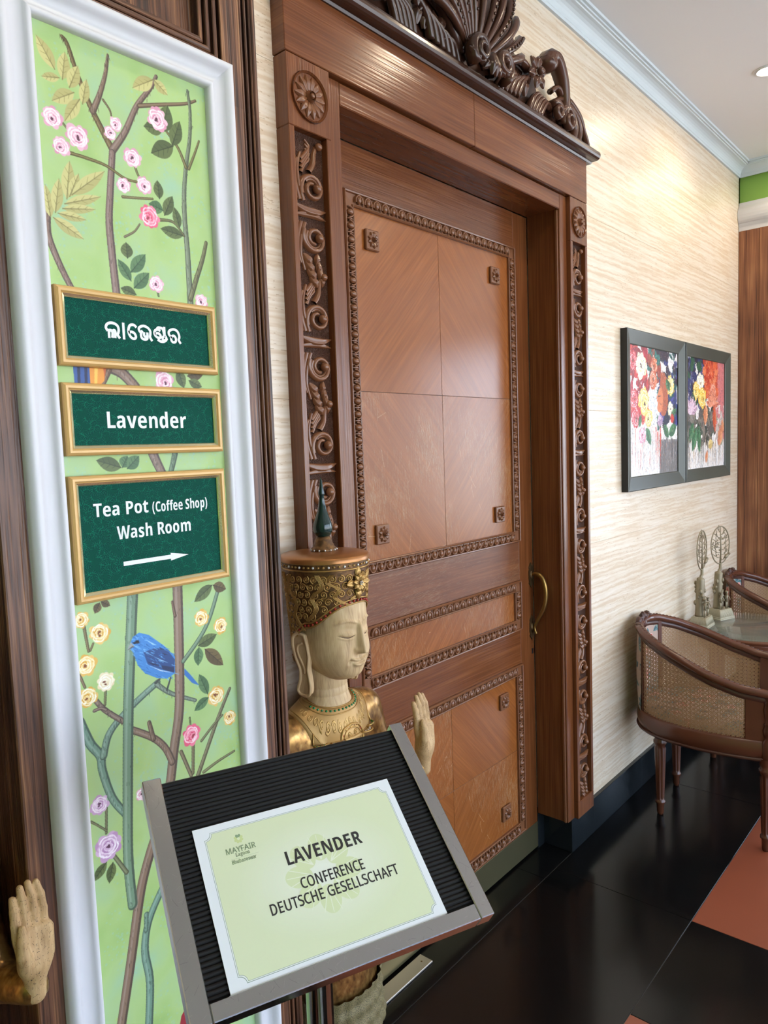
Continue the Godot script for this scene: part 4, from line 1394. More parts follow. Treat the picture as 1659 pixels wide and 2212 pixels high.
# ---------------------------------------------------------------- statue
# left hand, fingers up (+y), palm to +z, thumb on -x; wrist at the origin
func hand_bones() -> Array:
	var b := []
	var flat := 1.0
	b.append([Vector3(-0.012, 0.028, 0.001), Vector3(-0.021, 0.088, 0.0), 0.0145, 0.0125, 0.012, 1.0])
	b.append([Vector3(0.0, 0.022, 0.001), Vector3(-0.002, 0.09, 0.001), 0.017, 0.0125, 0.012, 1.0])
	b.append([Vector3(0.012, 0.028, 0.002), Vector3(0.018, 0.086, 0.003), 0.0165, 0.0125, 0.012, 1.0])
	b.append([Vector3(0.021, 0.04, 0.005), Vector3(0.026, 0.078, 0.005), 0.013, 0.011, 0.012, 1.0])
	b.append([Vector3(0.0, -0.03, -0.004), Vector3(0.0, 0.03, 0.0), 0.0175, 0.019, 0.02, 1.0])
	var x := [-0.0255, -0.0085, 0.0085, 0.0255]
	var l := [0.070, 0.083, 0.085, 0.080]
	for k in 4:
		var a := Vector3(x[k] * 0.92, 0.08, -0.001)
		var m1 := a + Vector3(x[k] * 0.06, l[k] * 0.42, -0.001)
		var m2 := m1 + Vector3(-x[k] * 0.04, l[k] * 0.32, -0.002)
		var t := m2 + Vector3(-x[k] * 0.08, l[k] * 0.27, -0.007)
		b.append([a, m1, 0.0089, 0.0084, 0.0025, 1.0])
		b.append([m1, m2, 0.0084, 0.0078, 0.002, 1.0])
		b.append([m2, t, 0.0078, 0.006, 0.002, 1.0])
	b.append([Vector3(-0.017, 0.03, 0.009), Vector3(-0.027, 0.062, 0.02), 0.0135, 0.0105, 0.008, 1.0])
	b.append([Vector3(-0.027, 0.062, 0.02), Vector3(-0.0265, 0.088, 0.02), 0.0105, 0.009, 0.003, 1.0])
	b.append([Vector3(-0.0265, 0.088, 0.02), Vector3(-0.0235, 0.107, 0.015), 0.009, 0.0062, 0.003, 1.0])
	return b

# radius about the head's axis for (angle from the face, height); y = 0 at the chin
func head_r(a: float, y: float) -> float:
	var fa := cos(a)
	# outline: chin, jaw, cheek, skull
	var q := clampf((y + 0.006) / 0.09, 0.0, 1.0)
	var wid := 0.078 * pow(sin(q * PI / 2), 0.55) + 0.003 * exp(-pow((y - 0.1) / 0.05, 2))
	var front := 0.098 * pow(sin(clampf((y + 0.006) / 0.045, 0, 1) * PI / 2), 0.5)
	front += 0.004 * exp(-pow((y - 0.012) / 0.014, 2)) - 0.004 * exp(-pow((y - 0.034) / 0.012, 2))
	front += 0.004 * exp(-pow((y - 0.15) / 0.04, 2))
	var back := 0.085 * pow(sin(clampf((y + 0.006) / 0.12, 0, 1) * PI / 2), 0.7) + 0.012 * clampf((y - 0.06) / 0.1, 0, 1)
	var zr := front if fa > 0 else back
	var r := pow(pow(absf(sin(a)) / maxf(wid, 0.004), 2.3) + pow(absf(fa) / maxf(zr, 0.004), 2.3), -1.0 / 2.3)
	var x := sin(a) * r
	var ax := absf(x)
	if fa > 0.0:
		# nose: straight ridge from the brow to the tip
		var t := clampf((0.160 - y) / (0.160 - 0.083), 0.0, 1.0)
		var inn := smoothstep(0.168, 0.153, y) * smoothstep(0.075, 0.0845, y)
		var nw := lerpf(0.0055, 0.0085, t)
		r += inn * (0.0075 + 0.0225 * t) * exp(-pow(ax / nw, 4.0))
		# wings of the nose
		r += 0.008 * exp(-pow((ax - 0.0105) / 0.0052, 2) - pow((y - 0.0875) / 0.0075, 2))
		r -= 0.0035 * exp(-pow((ax - 0.0185) / 0.004, 2) - pow((y - 0.087) / 0.008, 2))
		# brow: arched edge that sweeps from the nose
		var by := 0.156 + 0.014 * sin(clampf(ax / 0.062, 0, 1) * PI * 0.62) - 0.010 * clampf((ax - 0.035) / 0.03, 0, 1)
		r += 0.0036 * exp(-pow((y - by) / 0.0036, 2)) * smoothstep(0.066, 0.05, ax) * smoothstep(0.003, 0.012, ax)
		# eye socket and closed lid
		r -= 0.0065 * exp(-pow((ax - 0.031) / 0.021, 2) - pow((y - 0.139) / 0.013, 2))
		r += 0.0072 * exp(-pow((ax - 0.033) / 0.017, 2) - pow((y - 0.134) / 0.0085, 2))
		var ly := 0.1275 - 0.004 * sin(clampf((ax - 0.013) / 0.04, 0, 1) * PI) + 0.0025 * clampf((ax - 0.03) / 0.025, 0, 1)
		var on := smoothstep(0.011, 0.017, ax) * smoothstep(0.058, 0.05, ax)
		r -= 0.0042 * on * exp(-pow((y - ly) / 0.0016, 2))
		r += 0.0012 * on * exp(-pow((y - ly + 0.004) / 0.003, 2))
		# mouth: two lips and the smiling line
		var my := 0.0555 + 0.0075 * pow(ax / 0.026, 2) * smoothstep(0.04, 0.02, ax)
		var mo := smoothstep(0.030, 0.019, ax)
		r += mo * 0.0075 * exp(-pow((y - my - 0.0052) / 0.0038, 2)) * (1.0 - 0.35 * exp(-pow(ax / 0.0035, 2)))
		r += mo * 0.0088 * exp(-pow((y - my + 0.0066) / 0.0048, 2)) * smoothstep(0.026, 0.012, ax)
		r -= 0.0034 * smoothstep(0.034, 0.026, ax) * exp(-pow((y - my) / 0.0015, 2))
		r -= 0.004 * exp(-pow((ax - 0.031) / 0.005, 2) - pow((y - my) / 0.006, 2))
		# groove below the nose, fold of the chin
		r -= 0.0022 * exp(-pow(ax / 0.003, 2) - pow((y - 0.072) / 0.006, 2))
		# cheeks
		r += 0.006 * exp(-pow((ax - 0.046) / 0.02, 2) - pow((y - 0.083) / 0.026, 2))
	return r

func head_mesh() -> SurfaceTool:
	var st := mb(true)
	var rows := []
	var nv := 130
	var nu := 150
	for i in nv + 1:
		var y := lerpf(-0.006, 0.245, float(i) / nv)
		var row := []
		for k in nu:
			# finer towards the face
			var u := float(k) / nu * 2.0 - 1.0
			var a := PI * (0.45 * u + 0.55 * u * u * u)
			var r := head_r(a, y)
			row.append(Vector3(sin(a) * r, y, cos(a) * r))
		rows.append(row)
	sheet(st, rows, false, true)
	# underside
	var c := Vector3(0, -0.004, 0.0)
	for k in nu: tri(st, c, rows[0][k], rows[0][(k + 1) % nu], Vector3(0, -1, 0))
	return st

func ear(st: SurfaceTool, s: float) -> void:
	# long-lobed ear: outer rim, inner shell, lobe; hangs at x = s * 0.086
	var prof := [Vector2(0.0, 0.128), Vector2(-0.022, 0.132), Vector2(-0.036, 0.118), Vector2(-0.036, 0.09), Vector2(-0.026, 0.06), Vector2(-0.016, 0.035), Vector2(-0.017, 0.01), Vector2(-0.026, -0.018), Vector2(-0.016, -0.03), Vector2(0.006, -0.03), Vector2(0.013, -0.015), Vector2(0.012, 0.012), Vector2(0.008, 0.04), Vector2(0.012, 0.07), Vector2(0.008, 0.1)]
	var loop := curve2(prof + [prof[0]], 4)
	loop.pop_back()
	var b := Basis(Vector3(0, 0, 1), Vector3(0, 1, 0), Vector3(-s, 0, 0)).rotated(Vector3.UP, -0.18 * s)
	var xf := Transform3D(b, Vector3(s * 0.079, 0.0, -0.012))
	sm(st, false)
	var poly := PackedVector2Array()
	for p in loop: poly.append(p)
	prism(st, poly, -0.012, 0.004, xf)
	sm(st, true)
	var pts := []
	for p in loop: pts.append(xf * Vector3(p.x, p.y, -0.012))
	tube(st, pts, 0.0045, 6, true)
	var inner := curve2([Vector2(-0.005, 0.108), Vector2(-0.02, 0.1), Vector2(-0.022, 0.082), Vector2(-0.012, 0.06), Vector2(-0.003, 0.04), Vector2(-0.004, 0.028)], 5)
	pts = []
	for p in inner: pts.append(xf * Vector3(p.x, p.y, -0.012))
	tube(st, pts, 0.0035, 6)

var robe := []

# height of the robe's top at (x, z), and how far forward its front stands at (x, y)
func robe_top(x: float, z: float) -> float:
	var y := 1.34
	for i in 40:
		var d := field(Vector3(x, y, z), robe)
		if d < 0.0006: break
		y -= d * 0.8
	return maxf(y, 1.165)

func robe_front(x: float, y: float) -> float:
	var z := 0.3
	for i in 40:
		var d := field(Vector3(x, y, z), robe)
		if d < 0.0006: break
		z -= d * 0.8
	return z

func make_statue() -> Node3D:
	var t := thing("buddha_statue", "gilded standing figure with cream face, ornate crown and raised left hand beside the door", "statue", Vector3(-1.675, 0, 0.145), "gilded statues either side of the painted panel")
	# robe: torso, arms and skirt in one surface
	var b := robe
	b.clear()
	var add := func(a: Vector3, c: Vector3, ra: float, rc: float, k := 0.05, fl := 1.0) -> void: b.append([a, c, ra, rc, k, fl])
	add.call(Vector3(0, 1.115, -0.002), Vector3(0, 1.02, 0.0), 0.132, 0.115, 0.05, 1.4)
	add.call(Vector3(-0.125, 1.19, -0.015), Vector3(0.125, 1.19, -0.015), 0.05, 0.05, 0.06, 1.0)
	add.call(Vector3(0, 1.21, 0.0), Vector3(0, 1.18, 0.0), 0.07, 0.08, 0.05, 1.0)
	add.call(Vector3(0, 1.02, 0.0), Vector3(0, 0.88, 0.0), 0.115, 0.125, 0.05, 1.4)
	add.call(Vector3(0, 0.88, 0.0), Vector3(0, 0.45, 0.0), 0.135, 0.125, 0.05, 1.35)
	add.call(Vector3(0.165, 1.185, -0.015), Vector3(0.205, 0.99, 0.01), 0.05, 0.042, 0.03)
	add.call(Vector3(0.205, 0.99, 0.01), Vector3(0.225, 1.02, 0.14), 0.042, 0.03, 0.025)
	add.call(Vector3(-0.15, 1.185, -0.015), Vector3(-0.15, 0.99, 0.0), 0.05, 0.042, 0.03)
	add.call(Vector3(-0.15, 0.99, 0.0), Vector3(-0.04, 1.02, 0.135), 0.042, 0.028, 0.025)
	var st := mb(true)
	nets(st, b, Vector3(-0.27, 0.38, -0.14), Vector3(0.29, 1.3, 0.22), 0.011)
	part("robe", st, M.gilt, t)
	# hem of the skirt with pleats
	st = mb(true)
	var rows := []
	for i in 15:
		var y := lerpf(0.46, 0.315, i / 14.0)
		var row := []
		for k in 96:
			var a := TAU * k / 96
			var pl := 0.006 * absf(sin(a * 12.0)) + (0.004 if i % 4 < 2 else 0.0)
			var fl := 1.0 + 0.1 * i / 14.0
			row.append(Vector3(cos(a) * (0.128 * fl + pl), y, sin(a) * (0.098 * fl + pl)))
		rows.append(row)
	sheet(st, rows, true, true)
	var last: Array = rows[-1]
	for k in 96: tri(st, Vector3(0, 0.325, 0), last[k], last[(k + 1) % 96], Vector3(0, -1, 0))
	part("patterned_hem", st, M.hem, t)
	st = mb(true)
	for s in [-1.0, 1.0]:
		var lb := [[Vector3(0.055 * s, 0.4, 0.0), Vector3(0.055 * s, 0.19, 0.005), 0.042, 0.03, 0.02, 1.0], [Vector3(0.055 * s, 0.175, -0.01), Vector3(0.062 * s, 0.163, 0.085), 0.03, 0.02, 0.03, 1.0]]
		for q in 5: lb.append([Vector3((0.045 + q * 0.009) * s, 0.16, 0.085), Vector3((0.044 + q * 0.0105) * s, 0.157, 0.125 - q * 0.006), 0.009, 0.0075, 0.006, 1.0])
		nets(st, lb, Vector3(0.055 * s - 0.07, 0.13, -0.07), Vector3(0.055 * s + 0.07, 0.42, 0.15), 0.007)
	part("legs", st, M.cream, t)
	st = mb(true)
	lathe(st, [[0.0, 0.15], [0.15, 0.15], [0.165, 0.14], [0.168, 0.12], [0.155, 0.1], [0.15, 0.07], [0.165, 0.045], [0.17, 0.0], [0.0, 0.0]], Transform3D(Basis.from_scale(Vector3(1, 1, 0.82)), Vector3.ZERO), 40)
	part("pedestal", st, M.pedestal, t)
	# head and neck
	var neck := mb(true)
	lathe(neck, [[0.08, 1.205], [0.072, 1.232], [0.06, 1.258], [0.0545, 1.275], [0.0535, 1.277], [0.055, 1.28], [0.0535, 1.295], [0.052, 1.297], [0.0535, 1.30], [0.053, 1.36]], Transform3D(Basis.from_scale(Vector3(1.08, 1, 1)), Vector3(0, 0, 0.006)), 40)
	part("neck", neck, M.cream, t)
	var head := part("head", head_mesh(), M.cream, t, Vector3(0, 1.322, 0.032))
	for s in [-1.0, 1.0]:
		var e := mb(true)
		ear(e, s)
		part("ear", e, M.cream, head)
		var face_at := func(x: float, y: float, d: float) -> Vector3:
			var an := x / 0.1
			for k in 6: an = asin(clampf(x / head_r(an, y), -1, 1))
			return Vector3(sin(an), 0, cos(an)) * (head_r(an, y) + d) + Vector3(0, y, 0)
		e = mb(true)
		var lid := []
		for k in 11:
			var ax := lerpf(0.0135, 0.054, k / 10.0)
			var ly := 0.1275 - 0.004 * sin(clampf((ax - 0.013) / 0.04, 0, 1) * PI) + 0.0025 * clampf((ax - 0.03) / 0.025, 0, 1)
			lid.append(face_at.call(ax * s, ly, 0.0008))
		tube(e, lid, [0.0004, 0.001, 0.0014, 0.0016, 0.0017, 0.0017, 0.0016, 0.0014, 0.0012, 0.0008, 0.0003], 5)
		part("eye_line", e, M.fold, head)
	crown(t)
	collar(t)
	# hands
	var hb := hand_bones()
	var hs := mb(true)
	nets(hs, hb, Vector3(-0.045, -0.05, -0.03), Vector3(0.045, 0.18, 0.04), 0.0028)
	hs.generate_normals()
	var hm := hs.commit()
	var lh := part("left_hand", hm, M.cracked, t, Vector3(0.226, 1.047, 0.155))
	lh.scale = Vector3.ONE * 1.08
	lh.rotation = Vector3(-0.03, 0.12, 0.0)
	var rh := part("right_hand", hm, M.cracked, t, Vector3(-0.03, 1.025, 0.145))
	rh.scale = Vector3(-0.8, 0.8, 0.8)
	rh.rotation = Vector3(-0.1, 0.5, -0.35)
	return t

func crown(t: Node3D) -> void:
	# surface of the crown: angle a (0 = front), height y, offset d
	var cy := 1.535
	var low := func(a: float) -> float:
		var q := absf(a) / PI
		return 1.516 + 0.014 * exp(-pow(a / 0.55, 2)) - 0.045 * smoothstep(0.12, 0.42, q) - 0.115 * smoothstep(0.42, 0.85, q)
	var rad := func(a: float, y: float) -> float:
		var tt := clampf((y - 1.40) / 0.25, 0, 1)
		var rx := lerpf(0.090, 0.112, tt)
		var rf := lerpf(0.104, 0.120, tt)
		var rb := lerpf(0.098, 0.118, tt)
		var rz := rf if cos(a) > 0 else rb
		return pow(pow(absf(sin(a)) / rx, 2.0) + pow(absf(cos(a)) / rz, 2.0), -0.5)
	var at := func(a: float, y: float, d: float) -> Vector3:
		var r: float = rad.call(a, y) + d
		return Vector3(sin(a) * r, y, cos(a) * r + 0.018)
	var st := mb(true)
	var rows := []
	var top := 1.648
	for i in 15:
		var row := []
		for k in 72:
			var a := TAU * k / 72 - PI
			row.append(at.call(a, lerpf(low.call(a), top, i / 14.0), 0.0))
		rows.append(row)
	sheet(st, rows, false, true)
	var c := part("crown", st, M.gilt_dark, t)
	st = mb(true)
	var lid := []
	for i in 5:
		var row := []
		for k in 72:
			var a := TAU * k / 72 - PI
			var p: Vector3 = at.call(a, top, 0.003)
			var s: float = [1.0, 1.0, 0.97, 0.6, 0.02][i]
			row.append(Vector3(p.x * s, top + [-0.008, 0.0, 0.005, 0.011, 0.013][i], (p.z - 0.018) * s + 0.018))
		lid.append(row)
	sheet(st, lid, false, true)
	part("crown_top", st, M.gilt_top, c)
	# scrolls all over the side
	st = mb(true)
	var rng := RandomNumberGenerator.new(); rng.seed = 31
	var f := func(x: float, y: float, d: float) -> Vector3: return at.call(x / 0.11, y, d)
	var y := 1.405
	var n := 0
	while y < 1.615:
		var x := -0.34 + (0.011 if n % 2 else 0.0)
		while x < 0.34:
			var a := x / 0.11
			var lo: float = low.call(a)
			if y > lo + 0.02 and y < 1.612:
				var dirn := 1.0 if rng.randf() < 0.5 else -1.0
				stroke(st, spiral(Vector2(x, y), 0.0105, 0.0022, rng.randf() * TAU, 1.6 * dirn, 16), 0.0018, 0.0013, f, 1.6)
				ball(st, f.call(x, y, 0.0015), Vector3.ONE * 0.0022, 5, 4)
			x += 0.0225
		y += 0.0195
		n += 1
	# large sweeping stems
	for k in range(-5, 6):
		var x0 := k * 0.062
		var s := 1.0 if k % 2 == 0 else -1.0
		var lo: float = low.call(x0 / 0.11) + 0.016
		for j in 4:
			var o := j * 0.0032
			stroke(st, curve2([Vector2(x0 - 0.024 * s + o, lo), Vector2(x0 + 0.006 * s + o, lerpf(lo, 1.615, 0.25)), Vector2(x0 - 0.004 * s + o, lerpf(lo, 1.615, 0.5)), Vector2(x0 + 0.024 * s + o, lerpf(lo, 1.615, 0.72)), Vector2(x0 + 0.012 * s + o, 1.612)], 6), 0.0015, 0.0012, f, 2.4)
	part("crown_scrollwork", st, M.gilt_line, c)
	# bands with stones
	st = mb(true)
	var white := mb(true); var red := mb(true)
	for yy in [1.622, 1.640]:
		var pts := []
		for k in 72: pts.append(at.call(TAU * k / 72 - PI, yy, 0.001))
		tube(st, pts, 0.0022, 6, true)
	for off in [0.003, 0.015]:
		var pts := []
		for k in 72:
			var a := TAU * k / 72 - PI
			pts.append(at.call(a, low.call(a) + off, 0.001))
		tube(st, pts, 0.0022, 6, true)
	for k in 54:
		var a := TAU * k / 54 - PI
		if k % 3 == 0: ball(white, at.call(a, 1.631, 0.001), Vector3.ONE * 0.0034, 6, 4)
		else: ball(st, at.call(a, 1.631, 0.0), Vector3(0.004, 0.0032, 0.004), 6, 4)
		ball(red, at.call(a, low.call(a) + 0.009, 0.001), Vector3.ONE * 0.0036, 6, 4)
	part("crown_band", st, M.gilt_line, c)
	part("white_stones", white, M.jewel_white, c).set_meta("kind", "stuff")
	part("red_stones", red, M.jewel_red, c).set_meta("kind", "stuff")
	# flower brooch on the brow
	st = mb(true)
	var fp := Transform3D(Basis(Vector3(1, 0, 0), 0.0), at.call(0.0, 1.585, 0.002))
	for k in 9:
		var d := Vector2.from_angle(TAU * k / 9 + PI / 2)
		leaf(st, d * 0.006, d * 0.024, 0.007, func(px: float, py: float, pd: float) -> Vector3: return fp * Vector3(px, py, pd + 0.006), 0.008)
	for k in 4:
		var d := Vector2.from_angle(TAU * k / 4 + PI / 2)
		leaf(st, d * 0.012, d * 0.042, 0.011, func(px: float, py: float, pd: float) -> Vector3: return fp * Vector3(px, py, pd), 0.008)
	part("crown_brooch", st, M.gilt_line, c)
	st = mb(true)
	for k in 5: ball(st, fp * Vector3(cos(TAU * k / 5) * 0.0042, sin(TAU * k / 5) * 0.0042, 0.013), Vector3.ONE * 0.002, 6, 4)
	part("brooch_stones", st, M.jewel_white, c).set_meta("kind", "stuff")
	# finial
	st = mb(true)
	lathe(st, [[0.0335, 1.658], [0.035, 1.662], [0.0335, 1.667], [0.029, 1.67], [0.0275, 1.676], [0.025, 1.679], [0.0235, 1.686], [0.021, 1.691], [0.019, 1.697], [0.012, 1.7]], Transform3D(Basis(), Vector3(0, 0, 0.016)), 28)
	part("finial_foot", st, M.gilt_dark, c)
	st = mb(true)
	for k in 14:
		var a := TAU * k / 14
		ball(st, Vector3(cos(a) * 0.0345, 1.6635, sin(a) * 0.0345 + 0.016), Vector3.ONE * 0.0027, 6, 4)
	part("finial_stones", st, M.jewel_white, c).set_meta("kind", "stuff")
	st = mb(true)
	lathe(st, [[0.013, 1.696], [0.021, 1.702], [0.0255, 1.712], [0.0262, 1.722], [0.0235, 1.735], [0.018, 1.75], [0.012, 1.768], [0.008, 1.79], [0.0065, 1.805], [0.0085, 1.808], [0.0085, 1.812], [0.0055, 1.826], [0.003, 1.845], [0.0, 1.858]], Transform3D(Basis(), Vector3(0, 0, 0.016)), 28)
	part("finial", st, M.finial, c)

func collar(t: Node3D) -> void:
	# broad collar lying on chest and shoulders: angle a, distance r from the neck, lift d
	var at := func(a: float, r: float, d: float) -> Vector3:
		var x := sin(a) * (0.066 + r * 1.15)
		var z := cos(a) * (0.058 + r * (0.72 if cos(a) > 0 else 0.5)) + 0.006
		return Vector3(x, robe_top(x, z) + d, z + d * 0.5)
	var st := mb(true)
	var rows := []
	for i in 7:
		var row := []
		for k in 73:
			var a := TAU * k / 72 - PI
			row.append(at.call(a, [0.0, 0.004, 0.012, 0.03, 0.044, 0.05, 0.052][i], [0.0, 0.005, 0.006, 0.006, 0.006, 0.004, -0.004][i]))
		rows.append(row)
	sheet(st, rows, true)
	var c := part("collar", st, M.gilt_collar, t)
	st = mb(true)
	var green := mb(true); var white := mb(true); var red := mb(true)
	for rr in [0.006, 0.017, 0.046]:
		var pts := []
		for k in 72: pts.append(at.call(TAU * k / 72 - PI, rr, 0.006))
		tube(st, pts, 0.0017, 5, true)
	var f := func(x: float, y: float, d: float) -> Vector3: return at.call(x / 0.1, y, d + 0.005)
	for k in range(-9, 10):
		stroke(st, spiral(Vector2(k * 0.0175, 0.031), 0.008, 0.002, k, 1.5 * (1 if k % 2 else -1), 14), 0.0016, 0.0012, f, 1.4)
	for k in range(-9, 10):
		ball(green, at.call(k * 0.155, 0.0115, 0.006), Vector3(0.0038, 0.003, 0.0038), 6, 4)
	# scallops and the pendant
	for k in [-2, -1, 1, 2]:
		var a0: float = k * 0.44
		var loop := []
		for j in 11:
			var q := PI * j / 10.0
			loop.append(at.call(a0 + cos(q) * 0.17, 0.046 + sin(q) * (0.024 if absi(k) == 1 else 0.016), 0.006))
		tube(st, loop, 0.0026, 6)
		for j in 4: ball(white if absi(k) == 1 else green, at.call(a0 + (j - 1.5) * 0.075, 0.057 + (0.004 if j in [1, 2] else 0.0), 0.006), Vector3.ONE * 0.0032, 6, 4)
	var g := func(x: float, y: float, d: float) -> Vector3: return Vector3(x, 1.175 + y, robe_front(x, 1.175 + y) + d)
	var edge := curve2([Vector2(0, 0.028), Vector2(0.03, 0.018), Vector2(0.042, -0.012), Vector2(0.03, -0.045), Vector2(0.008, -0.064), Vector2(0, -0.078)], 5)
	var full := mir(edge)
	full.reverse()
	stroke(st, edge, 0.003, 0.003, g, 1.5, 0.004)
	stroke(st, full, 0.003, 0.003, g, 1.5, 0.004)
	var inner := []
	for p in edge: inner.append(Vector2(p.x * 0.76, p.y * 0.78 - 0.002))
	stroke(st, inner, 0.0018, 0.0018, g, 1.5, 0.004)
	stroke(st, mir(inner), 0.0018, 0.0018, g, 1.5, 0.004)
	for q in [Vector2(0.011, 0.004), Vector2(0.017, -0.016), Vector2(0.010, -0.034), Vector2(0.004, -0.05)]:
		for s in [-1.0, 1.0]:
			stroke(st, spiral(Vector2(q.x * s, q.y), 0.0085, 0.002, 0.6 * s, 1.5 * s, 14), 0.0015, 0.0012, g, 1.5, 0.004)
	for k in range(1, 7):
		var p: Vector2 = edge[int(k * (edge.size() - 1) / 7.0)] * 0.88
		for s in [-1.0, 1.0]: ball(red, g.call(p.x * s, p.y, 0.004), Vector3.ONE * 0.0028, 6, 4)
	part("collar_ornament", st, M.gilt_line, c)
	# body of the pendant
	st = mb(true)
	var poly := []
	for p in edge: poly.append(p)
	var mm2 := mir(edge)
	rows = []
	for i in edge.size():
		var p: Vector2 = edge[i]
		var row := []
		for k in 9: row.append(g.call(lerpf(-p.x, p.x, k / 8.0), p.y, 0.004))
		rows.append(row)
	sheet(st, rows, true)
	part("pendant", st, M.gilt_collar, c)
	part("green_stones", green, M.jewel_green, c).set_meta("kind", "stuff")
	part("white_stones", white, M.jewel_white, c).set_meta("kind", "stuff")
	part("red_stones", red, M.jewel_red, c).set_meta("kind", "stuff")

func statues() -> void:
	var a := make_statue()
	var b: Node3D = a.duplicate()
	b.name = numbered("buddha_statue")
	add_child(b)
	b.position = Vector3(-2.743, 0.1, 0.16)
	b.scale = Vector3.ONE * 0.9
	part("plinth", bx(Vector3(-0.2, -0.11, -0.16), Vector3(0.2, 0.0, 0.18), 0.004), M.pedestal, b)
	b.set_meta("label", "gilded statue mostly outside the left edge, only its cracked raised hand showing")

# ---------------------------------------------------------------- notice stand
func stand_frame() -> Transform3D:
	var x := Vector3(0.92841, 0.0, 0.37156)
	var y := Vector3(0.29074, 0.59061, -0.75276)
	y = (y - x * x.dot(y)).normalized()
	return Transform3D(Basis(x, y, x.cross(y)), Vector3(-2.55037, 1.29352, 0.87538))

func notice_stand() -> void:
	var xf := stand_frame()
	var t := thing("notice_stand", "steel notice stand with a black ribbed board on a pole", "sign stand", Vector3(-2.372, 0, 0.83))
	var holder := Node3D.new()
	holder.name = "display_board"
	t.add_child(holder)
	holder.transform = Transform3D(xf.basis, xf.origin - t.position)
	# ribbed board: rounded ribs across
	var st := mb(true)
	var rows := []
	var n := 46
	for i in n * 6 + 1:
		var v := lerpf(-0.001, 0.291, float(i) / (n * 6))
		var q := float(i % 6) / 6.0
		var d := -0.004 + 0.0034 * pow(absf(sin(PI * q)), 0.6) - 0.0012
		rows.append([Vector3(-0.034, v, d), Vector3(0.348, v, d)])
	sheet(st, rows, true)
	part("ribbed_board", st, M.rib_black, holder)
	part("board_back", bx(Vector3(-0.04, -0.004, -0.02), Vector3(0.35, 0.293, -0.0055), 0.001), M.picture_side, holder)
	# steel channels on three sides
	part("steel_rail", bx(Vector3(-0.0505, -0.018, -0.022), Vector3(-0.0255, 0.298, 0.0035), 0.0012), M.steel, holder)
	part("steel_rail", bx(Vector3(0.3395, -0.018, -0.022), Vector3(0.3615, 0.298, 0.0035), 0.0012), M.steel, holder)
	part("steel_rail", bx(Vector3(-0.0253, -0.018, -0.022), Vector3(0.3393, 0.003, 0.0035), 0.0012), M.steel, holder)
	# pole and base
	st = mb(true)
	lathe(st, [[0.0, 1.325], [0.019, 1.325], [0.019, 0.02]], Transform3D(), 28)
	part("pole", st, M.steel, t)
	part("pole_bracket", bx(Vector3(-0.035, 1.3, -0.03), Vector3(0.035, 1.345, 0.03), 0.003), M.picture_side, t)
	st = mb(true)
	lathe(st, [[0.0, 0.03], [0.03, 0.03], [0.035, 0.022], [0.15, 0.018], [0.16, 0.012], [0.16, 0.0], [0.0, 0.0]], Transform3D(), 48)
	part("base", st, M.steel, t)
	# the printed sheet
	var p := thing("notice_sheet", "pale green printed conference notice resting on the ribbed stand", "paper")
	p.transform = xf
	st = SurfaceTool.new()
	st.begin(Mesh.PRIMITIVE_TRIANGLES)
	for q in [[0, 0], [0, 1], [1, 1], [0, 0], [1, 1], [1, 0]]:
		st.set_normal(Vector3(0, 0, 1)); st.set_uv(Vector2(q[0], 1 - q[1]))
		st.add_vertex(Vector3(q[0] * 0.297, q[1] * 0.210, 0.0008))
	var m := mat(Color.WHITE, 0.55)
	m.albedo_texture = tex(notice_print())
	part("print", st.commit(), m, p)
	part("card", bx(Vector3(0, 0, -0.001), Vector3(0.297, 0.21, 0.0006), 0.0003), M.letter_white, p)
	lettering(p, "LAVENDER", 0.1107, 0.2222, 0.1275, 0.1465, 0.0009, true, false, M.ink)
	lettering(p, "CONFERENCE", 0.1195, 0.2115, 0.0925, 0.1070, 0.0009, false, false, M.ink)
	lettering(p, "DEUTSCHE GESELLSCHAFT", 0.0715, 0.2555, 0.0720, 0.0865, 0.0009, false, false, M.ink)
	lettering(p, "MAYFAIR", 0.0362, 0.0765, 0.1645, 0.1722, 0.0009, false, false, M.logo_green)
	lettering(p, "Lagoon", 0.0475, 0.0665, 0.1575, 0.1635, 0.0009, false, true, M.logo_green)
	lettering(p, "Bhubaneswar", 0.0405, 0.0735, 0.1500, 0.1555, 0.0009, false, false, M.logo_green)

